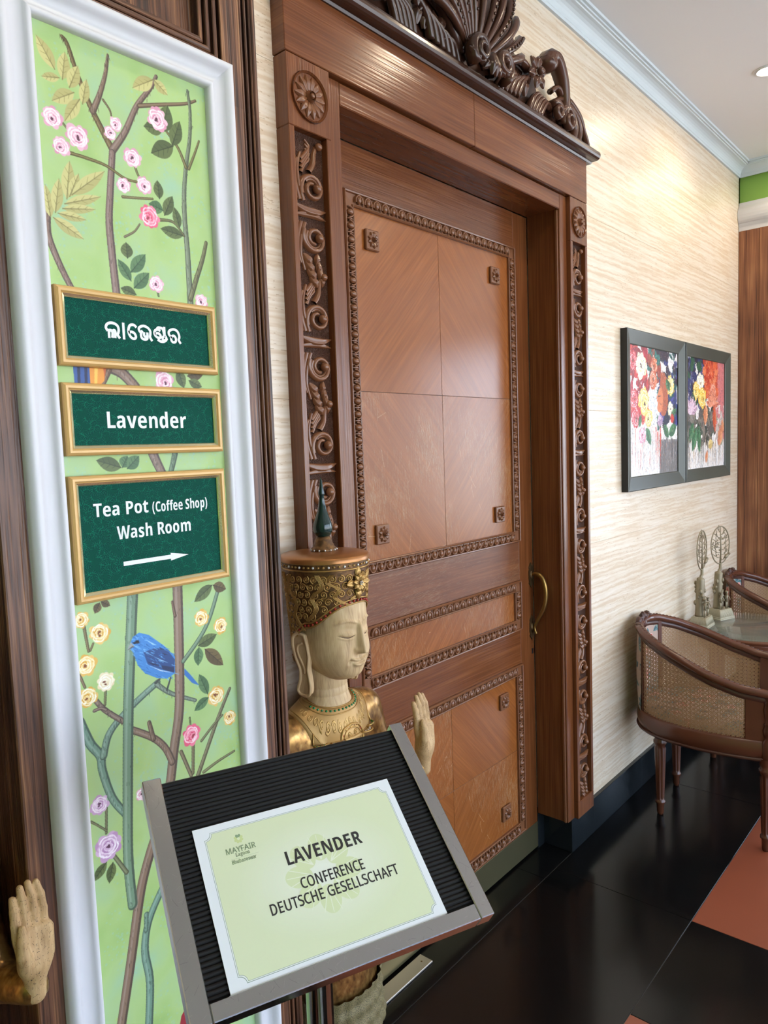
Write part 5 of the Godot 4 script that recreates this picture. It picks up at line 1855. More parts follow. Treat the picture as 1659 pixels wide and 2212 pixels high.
func notice_print() -> Image:
	var w := 2048; var h := 1448
	var k := w / 0.297
	var im := Image.create(w, h, false, Image.FORMAT_RGB8)
	im.fill(rgb(226, 230, 234))
	var line := rgb(128, 146, 136)
	var field := rgb(210, 218, 182)
	# the printed field has scooped corners and a double line
	for pass_ in 4:
		var o: float = [0.0125, 0.0131, 0.0142, 0.0146][pass_]
		var pts := []
		var x0 := o; var y0 := o - 0.003; var x1 := 0.297 - o + 0.003; var y1 := 0.21 - o + 0.003
		var r := 0.009
		for c in [[x0, y0, 0.0, PI / 2], [x1, y0, PI / 2, PI], [x1, y1, PI, PI * 1.5], [x0, y1, PI * 1.5, TAU]]:
			for j in 9:
				var a: float = lerpf(c[3], c[2], j / 8.0) if true else 0.0
				pts.append(Vector2(c[0] + cos(a) * r, c[1] + sin(a) * r) * k)
		pfill(im, pts, [line, rgb(226, 230, 226), line, field][pass_])
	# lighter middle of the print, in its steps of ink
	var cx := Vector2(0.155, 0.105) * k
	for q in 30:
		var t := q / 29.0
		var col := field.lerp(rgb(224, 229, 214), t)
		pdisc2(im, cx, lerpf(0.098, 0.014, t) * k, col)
	# eight faint petals behind the words
	for q in 8:
		var a := TAU * q / 8.0 + 0.1
		var c := cx + Vector2.from_angle(a) * 0.035 * k
		var petal := []
		for j in 24:
			var b := TAU * j / 24
			petal.append(c + Vector2(cos(b) * 0.019, sin(b) * 0.0145).rotated(a) * k)
		pfill(im, petal, rgb(206, 216, 172))
		for s in [-0.55, 0.0, 0.55]:
			pline(im, [cx + Vector2.from_angle(a) * 0.018 * k, cx + Vector2.from_angle(a + s * 0.42) * 0.052 * k], 5, 3, rgb(222, 228, 206))
	# emblem
	var e := Vector2(0.0568, 0.21 - 0.1823) * k
	for q in 8:
		var a := TAU * q / 8.0 + PI / 8
		var up := q in [5, 6]
		pdisc(im, e + Vector2.from_angle(a) * 0.0042 * k, 0.0024 * k, rgb(126, 150, 116) if up else rgb(192, 204, 140), 0.8, a)
	pfill(im, [Vector2(0.04, 0.21 - 0.1568) * k, Vector2(0.078, 0.21 - 0.1568) * k, Vector2(0.078, 0.21 - 0.1565) * k, Vector2(0.04, 0.21 - 0.1565) * k], rgb(170, 184, 152))
	return im

func pdisc2(im: Image, c: Vector2, r: float, col: Color) -> void:
	var p := []
	for k in 64: p.append(c + Vector2(cos(TAU * k / 64) * 1.25, sin(TAU * k / 64) * 0.85) * r)
	pfill(im, p, col)

# ---------------------------------------------------------------- framed paintings
func drips(im: Image, r: RandomNumberGenerator, n: int, x0: float, x1: float, y0: float, y1: float, cols: Array) -> void:
	for i in n:
		var x := lerpf(x0, x1, r.randf()); var y := lerpf(y0, y1, r.randf() * 0.6)
		pline(im, [Vector2(x, y), Vector2(x + r.randf_range(-3, 3), minf(1010, y + r.randf_range(60, 330)))], r.randf_range(2, 8), 1.5, cols[r.randi() % cols.size()])

func dabs(im: Image, r: RandomNumberGenerator, n: int, x0: float, x1: float, y0: float, y1: float, s: float, cols: Array) -> void:
	for i in n:
		pdisc(im, Vector2(lerpf(x0, x1, r.randf()), lerpf(y0, y1, r.randf())), s * r.randf_range(0.4, 1.3), cols[r.randi() % cols.size()], r.randf_range(0.3, 0.9), r.randf() * PI)

func painting(k: int) -> Image:
	var im := Image.create(1024, 1024, false, Image.FORMAT_RGB8)
	var r := RandomNumberGenerator.new(); r.seed = 300 + k
	var white := rgb(232, 228, 224)
	im.fill(white)
	if k == 0:
		dabs(im, r, 90, 0, 380, 0, 560, 60, [rgb(196, 48, 44), rgb(170, 36, 48), rgb(206, 74, 60), rgb(140, 40, 44)])
		dabs(im, r, 110, 560, 1024, 0, 620, 60, [rgb(44, 52, 110), rgb(30, 40, 60), rgb(70, 66, 150), rgb(30, 90, 84), rgb(52, 36, 50)])
		dabs(im, r, 50, 380, 640, 0, 260, 50, [rgb(50, 40, 44), rgb(150, 60, 40), rgb(50, 110, 100)])
		pfill(im, [Vector2(400, 380), Vector2(560, 330), Vector2(620, 540), Vector2(520, 620), Vector2(400, 600)], rgb(226, 232, 238))
		im.fill_rect(Rect2i(610, 740, 414, 284), rgb(112, 108, 106))
		drips(im, r, 60, 0, 600, 640, 1000, [rgb(240, 238, 236), rgb(206, 190, 182), rgb(206, 120, 110), rgb(190, 180, 176)])
		drips(im, r, 50, 620, 1020, 700, 980, [rgb(84, 80, 80), rgb(160, 156, 156), rgb(120, 112, 110)])
		drips(im, r, 14, 520, 640, 640, 760, [rgb(196, 54, 40), rgb(220, 96, 60)])
		# head in profile under a red-brown veil
		pfill(im, curve2([Vector2(650, 180), Vector2(740, 190), Vector2(800, 300), Vector2(790, 470), Vector2(720, 540), Vector2(640, 520), Vector2(650, 400), Vector2(620, 300), Vector2(650, 180)], 5), rgb(176, 92, 60))
		pfill(im, curve2([Vector2(600, 320), Vector2(650, 300), Vector2(690, 380), Vector2(670, 500), Vector2(600, 510), Vector2(560, 480), Vector2(575, 440), Vector2(545, 400), Vector2(580, 360), Vector2(600, 320)], 5), rgb(214, 128, 86))
		pline(im, [Vector2(590, 380), Vector2(640, 376)], 6, 3, rgb(60, 34, 30))
		for f in [[230, 150, 120, 4], [280, 430, 120, 1], [860, 280, 96, 1], [500, 130, 80, 5], [480, 250, 90, 5], [90, 420, 90, 2], [120, 560, 90, 2], [70, 120, 90, 2], [380, 560, 80, 1], [860, 480, 70, 4], [250, 700, 70, 0]]:
			prose(im, Vector2(f[0], f[1]), f[2], [rgb(238, 206, 216), rgb(246, 232, 160), rgb(226, 90, 90), white, rgb(248, 246, 232), rgb(226, 120, 70)][f[3]], [rgb(206, 100, 130), rgb(232, 190, 70), rgb(170, 30, 44), white, rgb(226, 216, 150), rgb(176, 64, 36)][f[3]], rgb(90, 60, 40), f[0])
		for l in [[640, 640, 560, 540, 40], [820, 700, 1000, 620, 50], [700, 620, 820, 720, 46], [860, 560, 1000, 480, 40], [330, 640, 430, 780, 46], [230, 540, 180, 640, 30], [840, 330, 760, 230, 40]]:
			pleaf(im, Vector2(l[0], l[1]), Vector2(l[2], l[3]), l[4], rgb(70, 124, 78), rgb(34, 70, 50))
		pleaf(im, Vector2(560, 600), Vector2(690, 560), 46, rgb(214, 186, 206), rgb(140, 110, 140))
		pdisc(im, Vector2(900, 560), 40, rgb(206, 60, 48))
	else:
		dabs(im, r, 120, 0, 480, 0, 420, 60, [rgb(44, 52, 96), rgb(36, 40, 56), rgb(80, 86, 130), rgb(40, 84, 60)])
		im.fill_rect(Rect2i(450, 0, 380, 360), rgb(206, 84, 56))
		im.fill_rect(Rect2i(830, 0, 194, 420), rgb(206, 120, 120))
		dabs(im, r, 60, 450, 820, 0, 380, 44, [rgb(220, 100, 60), rgb(180, 60, 44), rgb(226, 126, 84)])
		dabs(im, r, 90, 0, 760, 480, 800, 60, [rgb(96, 92, 88), rgb(60, 70, 64), rgb(128, 120, 110), rgb(84, 96, 84)])
		dabs(im, r, 40, 760, 1024, 420, 760, 60, [rgb(206, 130, 130), rgb(150, 150, 120), rgb(196, 180, 170)])
		drips(im, r, 80, 0, 1020, 720, 1000, [rgb(220, 206, 184), rgb(160, 150, 136), rgb(110, 110, 104), rgb(206, 180, 150)])
		for f in [[350, 230, 110, 4], [400, 360, 110, 1], [240, 300, 90, 1], [700, 300, 100, 5]]:
			prose(im, Vector2(f[0], f[1]), f[2], [white, rgb(250, 220, 110), white, white, rgb(246, 244, 232), rgb(232, 150, 120)][f[3]], [white, rgb(236, 170, 50), white, white, rgb(226, 220, 170), rgb(206, 90, 60)][f[3]], rgb(110, 80, 40), f[0])
		for k2 in 6:
			var a := -PI / 2 + (k2 - 2.5) * 0.42
			pleaf(im, Vector2(130, 520), Vector2(130, 520) + Vector2.from_angle(a) * 170, 34, rgb(226, 200, 214), rgb(170, 120, 150))
		for k2 in 8:
			var a := -PI / 2 + (k2 - 3.5) * 0.4
			pleaf(im, Vector2(690, 430), Vector2(690, 430) + Vector2.from_angle(a) * 190, 30, rgb(230, 150, 120), rgb(180, 80, 60))
		for l in [[500, 420, 480, 620, 60, 1], [720, 420, 760, 700, 50, 2], [960, 640, 860, 820, 70, 1], [960, 560, 990, 700, 50, 1], [240, 640, 140, 860, 60, 0], [300, 620, 330, 880, 50, 0], [180, 600, 60, 760, 50, 0], [560, 820, 700, 780, 46, 3], [540, 860, 500, 980, 34, 1]]:
			pleaf(im, Vector2(l[0], l[1]), Vector2(l[2], l[3]), l[4], [rgb(84, 134, 96), rgb(228, 158, 116), rgb(214, 104, 70), rgb(228, 206, 140)][l[5]], [rgb(44, 84, 60), rgb(186, 100, 66), rgb(160, 60, 44), rgb(186, 150, 80)][l[5]])
	# loose brushwork over everything
	for i in 5200:
		var q := Vector2(r.randf() * 1023, r.randf() * 1023)
		var c := im.get_pixel(int(q.x), int(q.y))
		c = c.lerp([Color.WHITE, Color.BLACK, rgb(206, 120, 70), rgb(60, 80, 120)][r.randi() % 4], r.randf_range(0.0, 0.3))
		var d := Vector2.from_angle(r.randf_range(1.0, 2.2) if q.y > 700 else r.randf() * TAU) * r.randf_range(8, 34)
		pline(im, [q, q + d], r.randf_range(1.5, 5.0), 1.0, c)
	im.resize(512, 512, Image.INTERPOLATE_BILINEAR)
	return im

func pictures() -> void:
	var spans := [[0.643, 1.502], [1.516, 2.414]]
	var labels := ["dark framed painting of a veiled profile among red and yellow flowers", "dark framed painting of lotus flowers with orange and pink blocks, nearer the planked pier"]
	for k in 2:
		var x0: float = spans[k][0]; var x1: float = spans[k][1]
		var y0 := 1.654; var y1 := 2.49
		var c := Vector3((x0 + x1) / 2, (y0 + y1) / 2, 0.0005)
		var t := thing("framed_painting", labels[k], "painting", c, "pair of paintings on the travertine wall")
		var w := (x1 - x0) / 2; var h := (y1 - y0) / 2
		for st in frame_sides(-w, -h, w, h, 0, [[0.0, 0.0], [0.0, 0.036]]): part("frame_edge", st, M.picture_side, t)
		for st in frame_sides(-w, -h, w, h, 0, [[0.0, 0.036], [0.004, 0.0375], [0.01, 0.0365], [0.066, 0.0225], [0.07, 0.0225], [0.0745, 0.02], [0.0745, 0.012]]): part("frame_side", st, M.picture_frame, t)
		part("back_board", bx(Vector3(-w + 0.003, -h + 0.003, 0), Vector3(w - 0.003, h - 0.003, 0.012)), M.picture_side, t)
		var st2 := SurfaceTool.new()
		st2.begin(Mesh.PRIMITIVE_TRIANGLES)
		for q in [[-1, -1], [-1, 1], [1, 1], [-1, -1], [1, 1], [1, -1]]:
			st2.set_normal(Vector3(0, 0, 1)); st2.set_uv(Vector2(q[0] * 0.5 + 0.5, 0.5 - q[1] * 0.5))
			st2.add_vertex(Vector3(q[0] * (w - 0.073), q[1] * (h - 0.073), 0.014))
		var m := mat(Color.WHITE, 0.4)
		m.albedo_texture = tex(painting(k))
		part("canvas", st2.commit(), m, t)

# ---------------------------------------------------------------- cane chairs, table
var plan := []      # outline of the tub, left front -> back -> right front
var plan_len := []

func rail_height(s: float) -> float:
	var k := [[0.0, 0.955], [0.08, 0.955], [0.2, 0.948], [0.35, 0.915], [0.52, 0.862], [0.7, 0.80], [0.85, 0.762], [1.0, 0.745]]
	var a := absf(s)
	for i in k.size() - 1:
		if a <= k[i + 1][0]:
			var t: float = (a - k[i][0]) / (k[i + 1][0] - k[i][0])
			return lerpf(k[i][1], k[i + 1][1], t)
	return 0.745

func plan_at(u: float) -> Vector2:   # u in metres from the left front end
	var n := plan.size()
	for i in n - 1:
		if u <= plan_len[i + 1] or i == n - 2:
			return plan[i].lerp(plan[i + 1], clampf((u - plan_len[i]) / (plan_len[i + 1] - plan_len[i]), 0, 1))
	return plan[-1]

func cane(st: SurfaceTool, u0: float, u1: float, total: float) -> void:
	var base := 0.525
	var inside := func(u: float, v: float) -> bool:
		return u >= u0 and u <= u1 and v >= 0.0 and v <= rail_height(u / total * 2.0 - 1.0) - base - 0.012
	var lift := [0.0]
	var p3 := func(u: float, v: float) -> Vector3:
		var q := plan_at(u)
		var lean: float = 1.0 - 0.03 * (0.4 - v) + lift[0]
		return Vector3(q.x * lean, base + v, q.y * lean)
	var lay := func(a: Vector2, d: Vector2, length: float, w: float) -> void:
		var nrm := Vector2(-d.y, d.x) * w
		var n := int(length / 0.014)
		for i in n:
			var p := a + d * (i * 0.014); var q := a + d * ((i + 1) * 0.014)
			if inside.call(p.x, p.y) and inside.call(q.x, q.y):
				var e := Vector3(0, 0, 0)
				var A: Vector3 = p3.call(p.x + nrm.x, p.y + nrm.y); var B: Vector3 = p3.call(p.x - nrm.x, p.y - nrm.y)
				var C: Vector3 = p3.call(q.x - nrm.x, q.y - nrm.y); var D: Vector3 = p3.call(q.x + nrm.x, q.y + nrm.y)
				st.add_vertex(A); st.add_vertex(B); st.add_vertex(C); st.add_vertex(A); st.add_vertex(C); st.add_vertex(D)
	var pitch := 0.0205
	var u := u0
	while u < u1:
		lift[0] = 0.0
		for o in [-0.0027, 0.0027]: lay.call(Vector2(u + o, 0.0), Vector2(0, 1), 0.44, 0.0019)
		u += pitch
	var v := 0.0
	lift[0] = 0.003
	while v < 0.44:
		for o in [-0.0027, 0.0027]: lay.call(Vector2(u0, v + o), Vector2(1, 0), u1 - u0, 0.0019)
		v += pitch
	u = u0 - 0.45
	while u < u1 + 0.45:
		lift[0] = 0.006
		lay.call(Vector2(u, 0.0), Vector2(1, 1).normalized(), 0.62, 0.0022)
		lift[0] = 0.009
		lay.call(Vector2(u, 0.0), Vector2(-1, 1).normalized(), 0.62, 0.0022)
		u += pitch

func make_chair() -> Node3D:
	var t := thing("cane_armchair", "cane sided tub armchair with dark carved wooden rail standing nearest the door", "chair", Vector3(0.813, 0, 0.358), "cane armchairs along the wall")
	t.rotation.y = 0.1263
	var half := [Vector2(0.0, -0.31), Vector2(0.10, -0.297), Vector2(0.19, -0.25), Vector2(0.265, -0.16), Vector2(0.312, -0.03), Vector2(0.328, 0.12), Vector2(0.32, 0.25), Vector2(0.305, 0.335)]
	var right := curve2(half, 6)
	var left := mir(right)
	plan = left + right.slice(1)
	plan_len = [0.0]
	for i in plan.size() - 1: plan_len.append(plan_len[-1] + plan[i].distance_to(plan[i + 1]))
	var total: float = plan_len[-1]
	# arm and back rail
	var pts := []; var up := []
	for i in plan.size():
		var s: float = plan_len[i] / total * 2.0 - 1.0
		pts.append(Vector3(plan[i].x, rail_height(s), plan[i].y))
	var st := mb(true)
	tube(st, pts, 0.023, 10, false, Vector2(1.05, 0.85), Vector3.UP)
	part("arm_rail", st, M.chair, t)
	st = mb(true)
	var lower := []
	for i in pts.size(): lower.append(pts[i] + Vector3(0, -0.03, 0))
	tube(st, lower, 0.011, 8, false, Vector2(0.9, 1.4), Vector3.UP)
	part("under_rail", st, M.chair_dark, t)
	# carved rope along the rail
	st = mb(true)
	var u := 0.05
	while u < total - 0.03:
		var s := u / total * 2.0 - 1.0
		var q := plan_at(u); var q2 := plan_at(u + 0.02)
		var d := Vector3(q2.x - q.x, rail_height((u + 0.02) / total * 2.0 - 1.0) - rail_height(s), q2.y - q.y).normalized()
		var b := Basis(d, Vector3.UP, d.cross(Vector3.UP).normalized()).orthonormalized()
		ball(st, Vector3(q.x, rail_height(s) + 0.016, q.y), Vector3(0.013, 0.006, 0.007), 7, 5, b * Basis(Vector3.UP, 0.5))
		u += 0.022
	part("rope_carving", st, M.chair_dark, t)
	# crest ornament
	st = mb(true)
	for k in 7:
		var a := (k - 3) * 0.42
		var f := func(x: float, y: float, d: float) -> Vector3: return Vector3(x, 0.955 + y, -0.305 - d * 0.8)
		leaf(st, Vector2(sin(a) * 0.012, 0.0), Vector2(sin(a) * 0.062, cos(a) * 0.052), 0.014, f, 0.026)
		leaf(st, Vector2(sin(a) * 0.012, 0.0), Vector2(sin(a) * 0.062, cos(a) * 0.052), 0.014, func(x: float, y: float, d: float) -> Vector3: return Vector3(x, 0.955 + y, -0.305 + d * 0.8), 0.026)
	for s in [-1.0, 1.0]:
		var c := spiral(Vector2(0.075 * s, 0.012), 0.024, 0.006, PI / 2, -1.4 * s, 18)
		var q := []
		for p in c: q.append(Vector3(p.x, 0.955 + p.y, -0.303))
		tube(st, q, 0.009, 6, false, Vector2(1, 1.6), Vector3(0, 0, 1))
		ball(st, Vector3(0.11 * s, 0.965, -0.297), Vector3(0.03, 0.012, 0.016), 8, 6)
	ball(st, Vector3(0, 0.945, -0.305), Vector3(0.03, 0.03, 0.024), 10, 7)
	part("crest_carving", st, M.chair_dark, t)
	# seat rail
	st = mb(true)
	var loop := []
	for p in plan: loop.append(Vector3(p.x * 0.985, 0.483, p.y * 0.985))
	for k in range(1, 6): loop.append(Vector3(lerpf(plan[-1].x, plan[0].x, k / 6.0) * 0.985, 0.483, plan[0].y * 0.985 + 0.02 * sin(PI * k / 6.0)))
	tube(st, loop, 0.05, 8, true, Vector2(0.4, 1.0), Vector3.UP)
	part("seat_rail", st, M.chair, t)
	st = mb(true)
	var bead := []
	for p in loop: bead.append(Vector3(p.x * 1.045, 0.44, p.z * 1.045))
	tube(st, bead, 0.008, 6, true)
	part("seat_rail_bead", st, M.chair_dark, t)
	# seat cushion
	st = mb(true)
	var rows := []
	for i in 7:
		var sc: float = [0.93, 0.955, 0.955, 0.93, 0.8, 0.45, 0.02][i]
		var y: float = [0.485, 0.505, 0.535, 0.552, 0.562, 0.568, 0.57][i]
		var row := []
		for p in loop: row.append(Vector3(p.x * sc, y, p.z * sc))
		rows.append(row)
	sheet(st, rows, true, true)
	part("seat_cushion", st, M.fabric, t)
	# cane on both sides, padded back between slim uprights
	for k in 2:
		st = mb(false)
		if k == 0: cane(st, total * 0.06, total * 0.385, total)
		else: cane(st, total * 0.615, total * 0.94, total)
		var c := part("cane_panel", st, M.cane, t)
		c.set_meta("kind", "stuff")
	st = mb(true)
	for side in [1.0, -1.0]:
		var g := []
		for i in 13:
			var row := []
			for k in 17:
				var uu := lerpf(total * 0.395, total * 0.605, k / 16.0)
				var q := plan_at(uu)
				var v := i / 12.0
				var y := lerpf(0.52, rail_height(uu / total * 2 - 1) - 0.02, v)
				var puff := 0.014 * sin(PI * k / 16.0) * sin(PI * v)
				var d: Vector2 = Vector2(q.x, q.y).normalized() * (0.006 + puff) * -side
				row.append(Vector3(q.x + d.x, y, q.y + d.y))
			g.append(row)
		sheet(st, g, side > 0)
	part("back_pad", st, M.fabric, t)
	for q in [[0.005, 0.062], [0.383, 0.397], [0.603, 0.617], [0.938, 0.995]]:
		var go := []; var gi := []
		for i in 7:
			var ro := []; var ri := []
			for k in 5:
				var uu := total * lerpf(q[0], q[1], k / 4.0)
				var c := plan_at(uu)
				var v := i / 6.0
				var y := lerpf(0.5, rail_height(uu / total * 2 - 1) - 0.01, v)
				var lean := 1.0 - 0.03 * (0.4 - (y - 0.525))
				ro.append(Vector3(c.x * lean * 1.02, y, c.y * lean * 1.02)); ri.append(Vector3(c.x * lean * 0.97, y, c.y * lean * 0.97))
			ri.reverse()
			go.append(ro + ri)
		st = mb(false)
		sheet(st, go, false, true)
		part("stile", st, M.chair, t)
	# legs and turned arm posts
	for s in [-1.0, 1.0]:
		for q in [[0.185, -0.175], [0.303, 0.322]]:
			st = mb(true)
			lathe(st, [[0.0, 0.0], [0.014, 0.0], [0.017, 0.012], [0.019, 0.055, 0.0], [0.025, 0.062], [0.025, 0.072], [0.019, 0.078], [0.0205, 0.09, 1.0], [0.024, 0.2, 1.0], [0.0275, 0.3, 1.0], [0.029, 0.352, 1.0], [0.024, 0.366], [0.033, 0.378], [0.033, 0.39], [0.026, 0.40], [0.031, 0.415], [0.034, 0.445]], Transform3D(Basis(), Vector3(q[0] * s, 0.0005, q[1])), 32, 8, 0.22)
			part("leg", st, M.chair, t)
		st = mb(true)
		lathe(st, [[0.03, 0.43], [0.032, 0.45], [0.032, 0.515], [0.026, 0.53], [0.018, 0.54], [0.024, 0.556], [0.026, 0.58], [0.02, 0.6], [0.024, 0.606], [0.018, 0.614], [0.02, 0.64], [0.025, 0.675], [0.018, 0.7], [0.023, 0.706], [0.017, 0.714], [0.021, 0.73], [0.024, 0.742], [0.016, 0.76], [0.0, 0.765]], Transform3D(Basis(), Vector3(0.303 * s, 0, 0.33)), 24)
		part("arm_post", st, M.chair, t)
	return t

func chairs_and_table() -> void:
	var a := make_chair()
	var b: Node3D = a.duplicate()
	b.name = numbered("cane_armchair")
	add_child(b)
	b.position = Vector3(2.393, 0, 0.352)
	b.rotation.y = 0.06
	b.set_meta("label", "cane armchair half hidden behind the round table, by the planked pier")
	var t := thing("round_table", "small round wooden table with a glass top against the wall", "table", Vector3(1.692, 0, 0.362))
	var st := mb(true)
	var g := []
	lathe(st, [[0.0, 0.7695], [0.345, 0.7695], [0.3495, 0.771], [0.3505, 0.7745], [0.3495, 0.778], [0.345, 0.7795], [0.0, 0.7795]], Transform3D(), 64)
	part("glass_top", st, M.table_glass, t)
	st = mb(true)
	lathe(st, [[0.0, 0.769], [0.33, 0.769], [0.342, 0.765], [0.346, 0.757], [0.34, 0.748], [0.328, 0.742], [0.328, 0.735], [0.0, 0.735]], Transform3D(), 64)
	part("table_top", st, M.table, t)
	st = mb(true)
	lathe(st, [[0.30, 0.735], [0.30, 0.665], [0.29, 0.655], [0.28, 0.665], [0.28, 0.735]], Transform3D(), 64)
	part("apron", st, M.table, t)
	for k in 4:
		var an := TAU * k / 4 + 0.6
		st = mb(true)
		lathe(st, [[0.0, 0.0], [0.016, 0.0], [0.02, 0.05], [0.026, 0.06], [0.02, 0.075], [0.024, 0.3], [0.03, 0.5], [0.022, 0.53], [0.034, 0.55], [0.028, 0.57], [0.03, 0.735]], Transform3D(Basis(), Vector3(cos(an) * 0.27, 0.0005, sin(an) * 0.27)), 20)
		part("leg", st, M.table, t)

# ---------------------------------------------------------------- cast bronze trees
func make_figurine(called: String, label: String, at: Vector3, turn: float, sd: int) -> void:
	var t := thing(called, label, "figurine", at, "bronze tree figurines on the table")
	t.rotation.y = turn
	var r := RandomNumberGenerator.new(); r.seed = sd
	# ribbed plinth
	var st := mb()
	var lo := [Vector3(-0.07, 0.0, -0.055), Vector3(0.07, 0.0, -0.055), Vector3(0.07, 0.0, 0.055), Vector3(-0.07, 0.0, 0.055)]
	var hi := []
	for p in lo: hi.append(Vector3(p.x * 0.78, 0.062, p.z * 0.76))
	for k in 4: quad(st, lo[k], lo[(k + 1) % 4], hi[(k + 1) % 4], hi[k], lo[k] + lo[(k + 1) % 4])
	quad(st, hi[0], hi[1], hi[2], hi[3], Vector3.UP)
	quad(st, lo[0], lo[1], lo[2], lo[3], Vector3.DOWN)
	sm(st, true)
	for k in 4:
		var a: Vector3 = lo[k]; var b: Vector3 = lo[(k + 1) % 4]; var c: Vector3 = hi[(k + 1) % 4]; var d: Vector3 = hi[k]
		for j in 13:
			var u := (j + 0.5) / 13.0
			tube(st, [a.lerp(b, u).lerp(d.lerp(c, u), 0.3), d.lerp(c, u)], 0.0022, 5)
		for e in [0.1, 0.25]:
			tube(st, [a.lerp(d, e), b.lerp(c, e)], 0.003, 5)
	part("plinth", st, M.bronze_base, t)
	# trunk
	st = mb(true)
	var tp := curve3([Vector3(-0.012, 0.06, -0.01), Vector3(-0.006, 0.15, -0.01), Vector3(-0.01, 0.24, -0.006), Vector3(-0.006, 0.3, -0.004), Vector3(0, 0.315, 0), Vector3(0.002, 0.35, 0)], 5)
	var rad := []
	for i in tp.size(): rad.append(lerpf(0.027, 0.021, float(i) / tp.size()) if tp[i].y < 0.3 else 0.009)
	tube(st, tp, rad, 10)
	for k in 16:
		var a := r.randf() * TAU; var y := r.randf_range(0.12, 0.29)
		ball(st, Vector3(-0.008 + cos(a) * 0.026, y, -0.008 + sin(a) * 0.026), Vector3(0.009, 0.013, 0.009) * r.randf_range(0.6, 1.3), 6, 5)
	part("trunk", st, M.bronze, t)
	# round crown: ring, stems and leaves
	st = mb(true)
	var cy := 0.465
	var ring := []
	for k in 40:
		var a := TAU * k / 40
		ring.append(Vector3(cos(a) * 0.088, cy + sin(a) * 0.118, 0))
	tube(st, ring, 0.004, 6, true)
	part("ring", st, M.bronze, t)
	st = mb(true)
	tube(st, [Vector3(0, 0.34, 0), Vector3(0.004, 0.45, 0.002), Vector3(0, 0.58, 0)], [0.006, 0.0045, 0.003], 6)
	for k in 12:
		var y := 0.37 + k * 0.016
		var s := 1.0 if k % 2 == 0 else -1.0
		var wdt := sqrt(maxf(0.0, 1.0 - pow((y + 0.03 - cy) / 0.118, 2))) * 0.086
		tube(st, curve3([Vector3(0, y, 0), Vector3(wdt * 0.4 * s, y + 0.004, 0.004), Vector3(wdt * 0.75 * s, y + 0.02, 0), Vector3(wdt * s, y + 0.03, 0)], 3), 0.0026, 5)
		tube(st, curve3([Vector3(wdt * 0.45 * s, y + 0.006, 0), Vector3(wdt * 0.6 * s, y + 0.03, 0.003), Vector3(wdt * 0.5 * s, y + 0.046, 0)], 3), 0.0022, 5)
	for k in 34:
		var a := r.randf() * TAU; var q := sqrt(r.randf()) * 0.9
		ball(st, Vector3(cos(a) * 0.083 * q, cy + sin(a) * 0.112 * q, r.randf_range(-0.004, 0.004)), Vector3(0.0075, 0.006, 0.004) * r.randf_range(0.6, 1.2), 6, 4, Basis(Vector3(0, 0, 1), r.randf() * PI))
	part("branches", st, M.bronze, t)
	# bird at the foot of the crown and the little people by the trunk
	st = mb(true)
	ball(st, Vector3(0.05, 0.392, 0.008), Vector3(0.022, 0.012, 0.01), 8, 6, Basis(Vector3(0, 0, 1), 0.5))
	ball(st, Vector3(0.074, 0.404, 0.008), Vector3(0.009, 0.009, 0.008))
	part("bird", st, M.bronze, t)
	for k in 3:
		st = mb(true)
		var x := 0.028 - k * 0.028; var z := 0.026 - (k % 2) * 0.012
		var h := 0.11 + 0.012 * (k % 2)
		for s in [-1.0, 1.0]:
			tube(st, [Vector3(x + 0.007 * s, 0.062, z), Vector3(x + 0.004 * s, 0.062 + h * 0.42, z)], [0.004, 0.0055], 6)
			tube(st, curve3([Vector3(x + 0.008 * s, 0.062 + h * 0.72, z), Vector3(x + 0.02 * s, 0.062 + h * 0.6, z + 0.006), Vector3(x + 0.012 * s, 0.062 + h * (0.5 if s > 0 else 0.85), z + 0.014)], 3), 0.003, 5)
		tube(st, [Vector3(x, 0.062 + h * 0.38, z), Vector3(x, 0.062 + h * 0.6, z), Vector3(x, 0.062 + h * 0.76, z)], [0.009, 0.007, 0.009], 7)
		ball(st, Vector3(x, 0.062 + h * 0.9, z), Vector3(0.0085, 0.0105, 0.0085))
		ball(st, Vector3(x, 0.062 + h * 0.98, z), Vector3(0.012, 0.004, 0.011))
		part("small_person", st, M.bronze, t)

func figurines() -> void:
	make_figurine("tree_figurine", "cast bronze tree figurine with oval crown, nearest the front armchair", Vector3(1.535, 0.7798, 0.122), 0.0, 1)
	make_figurine("tree_figurine", "cast bronze tree figurine with open round crown on ribbed plinth, nearer the pier", Vector3(1.80, 0.7798, 0.15), -0.35, 2)

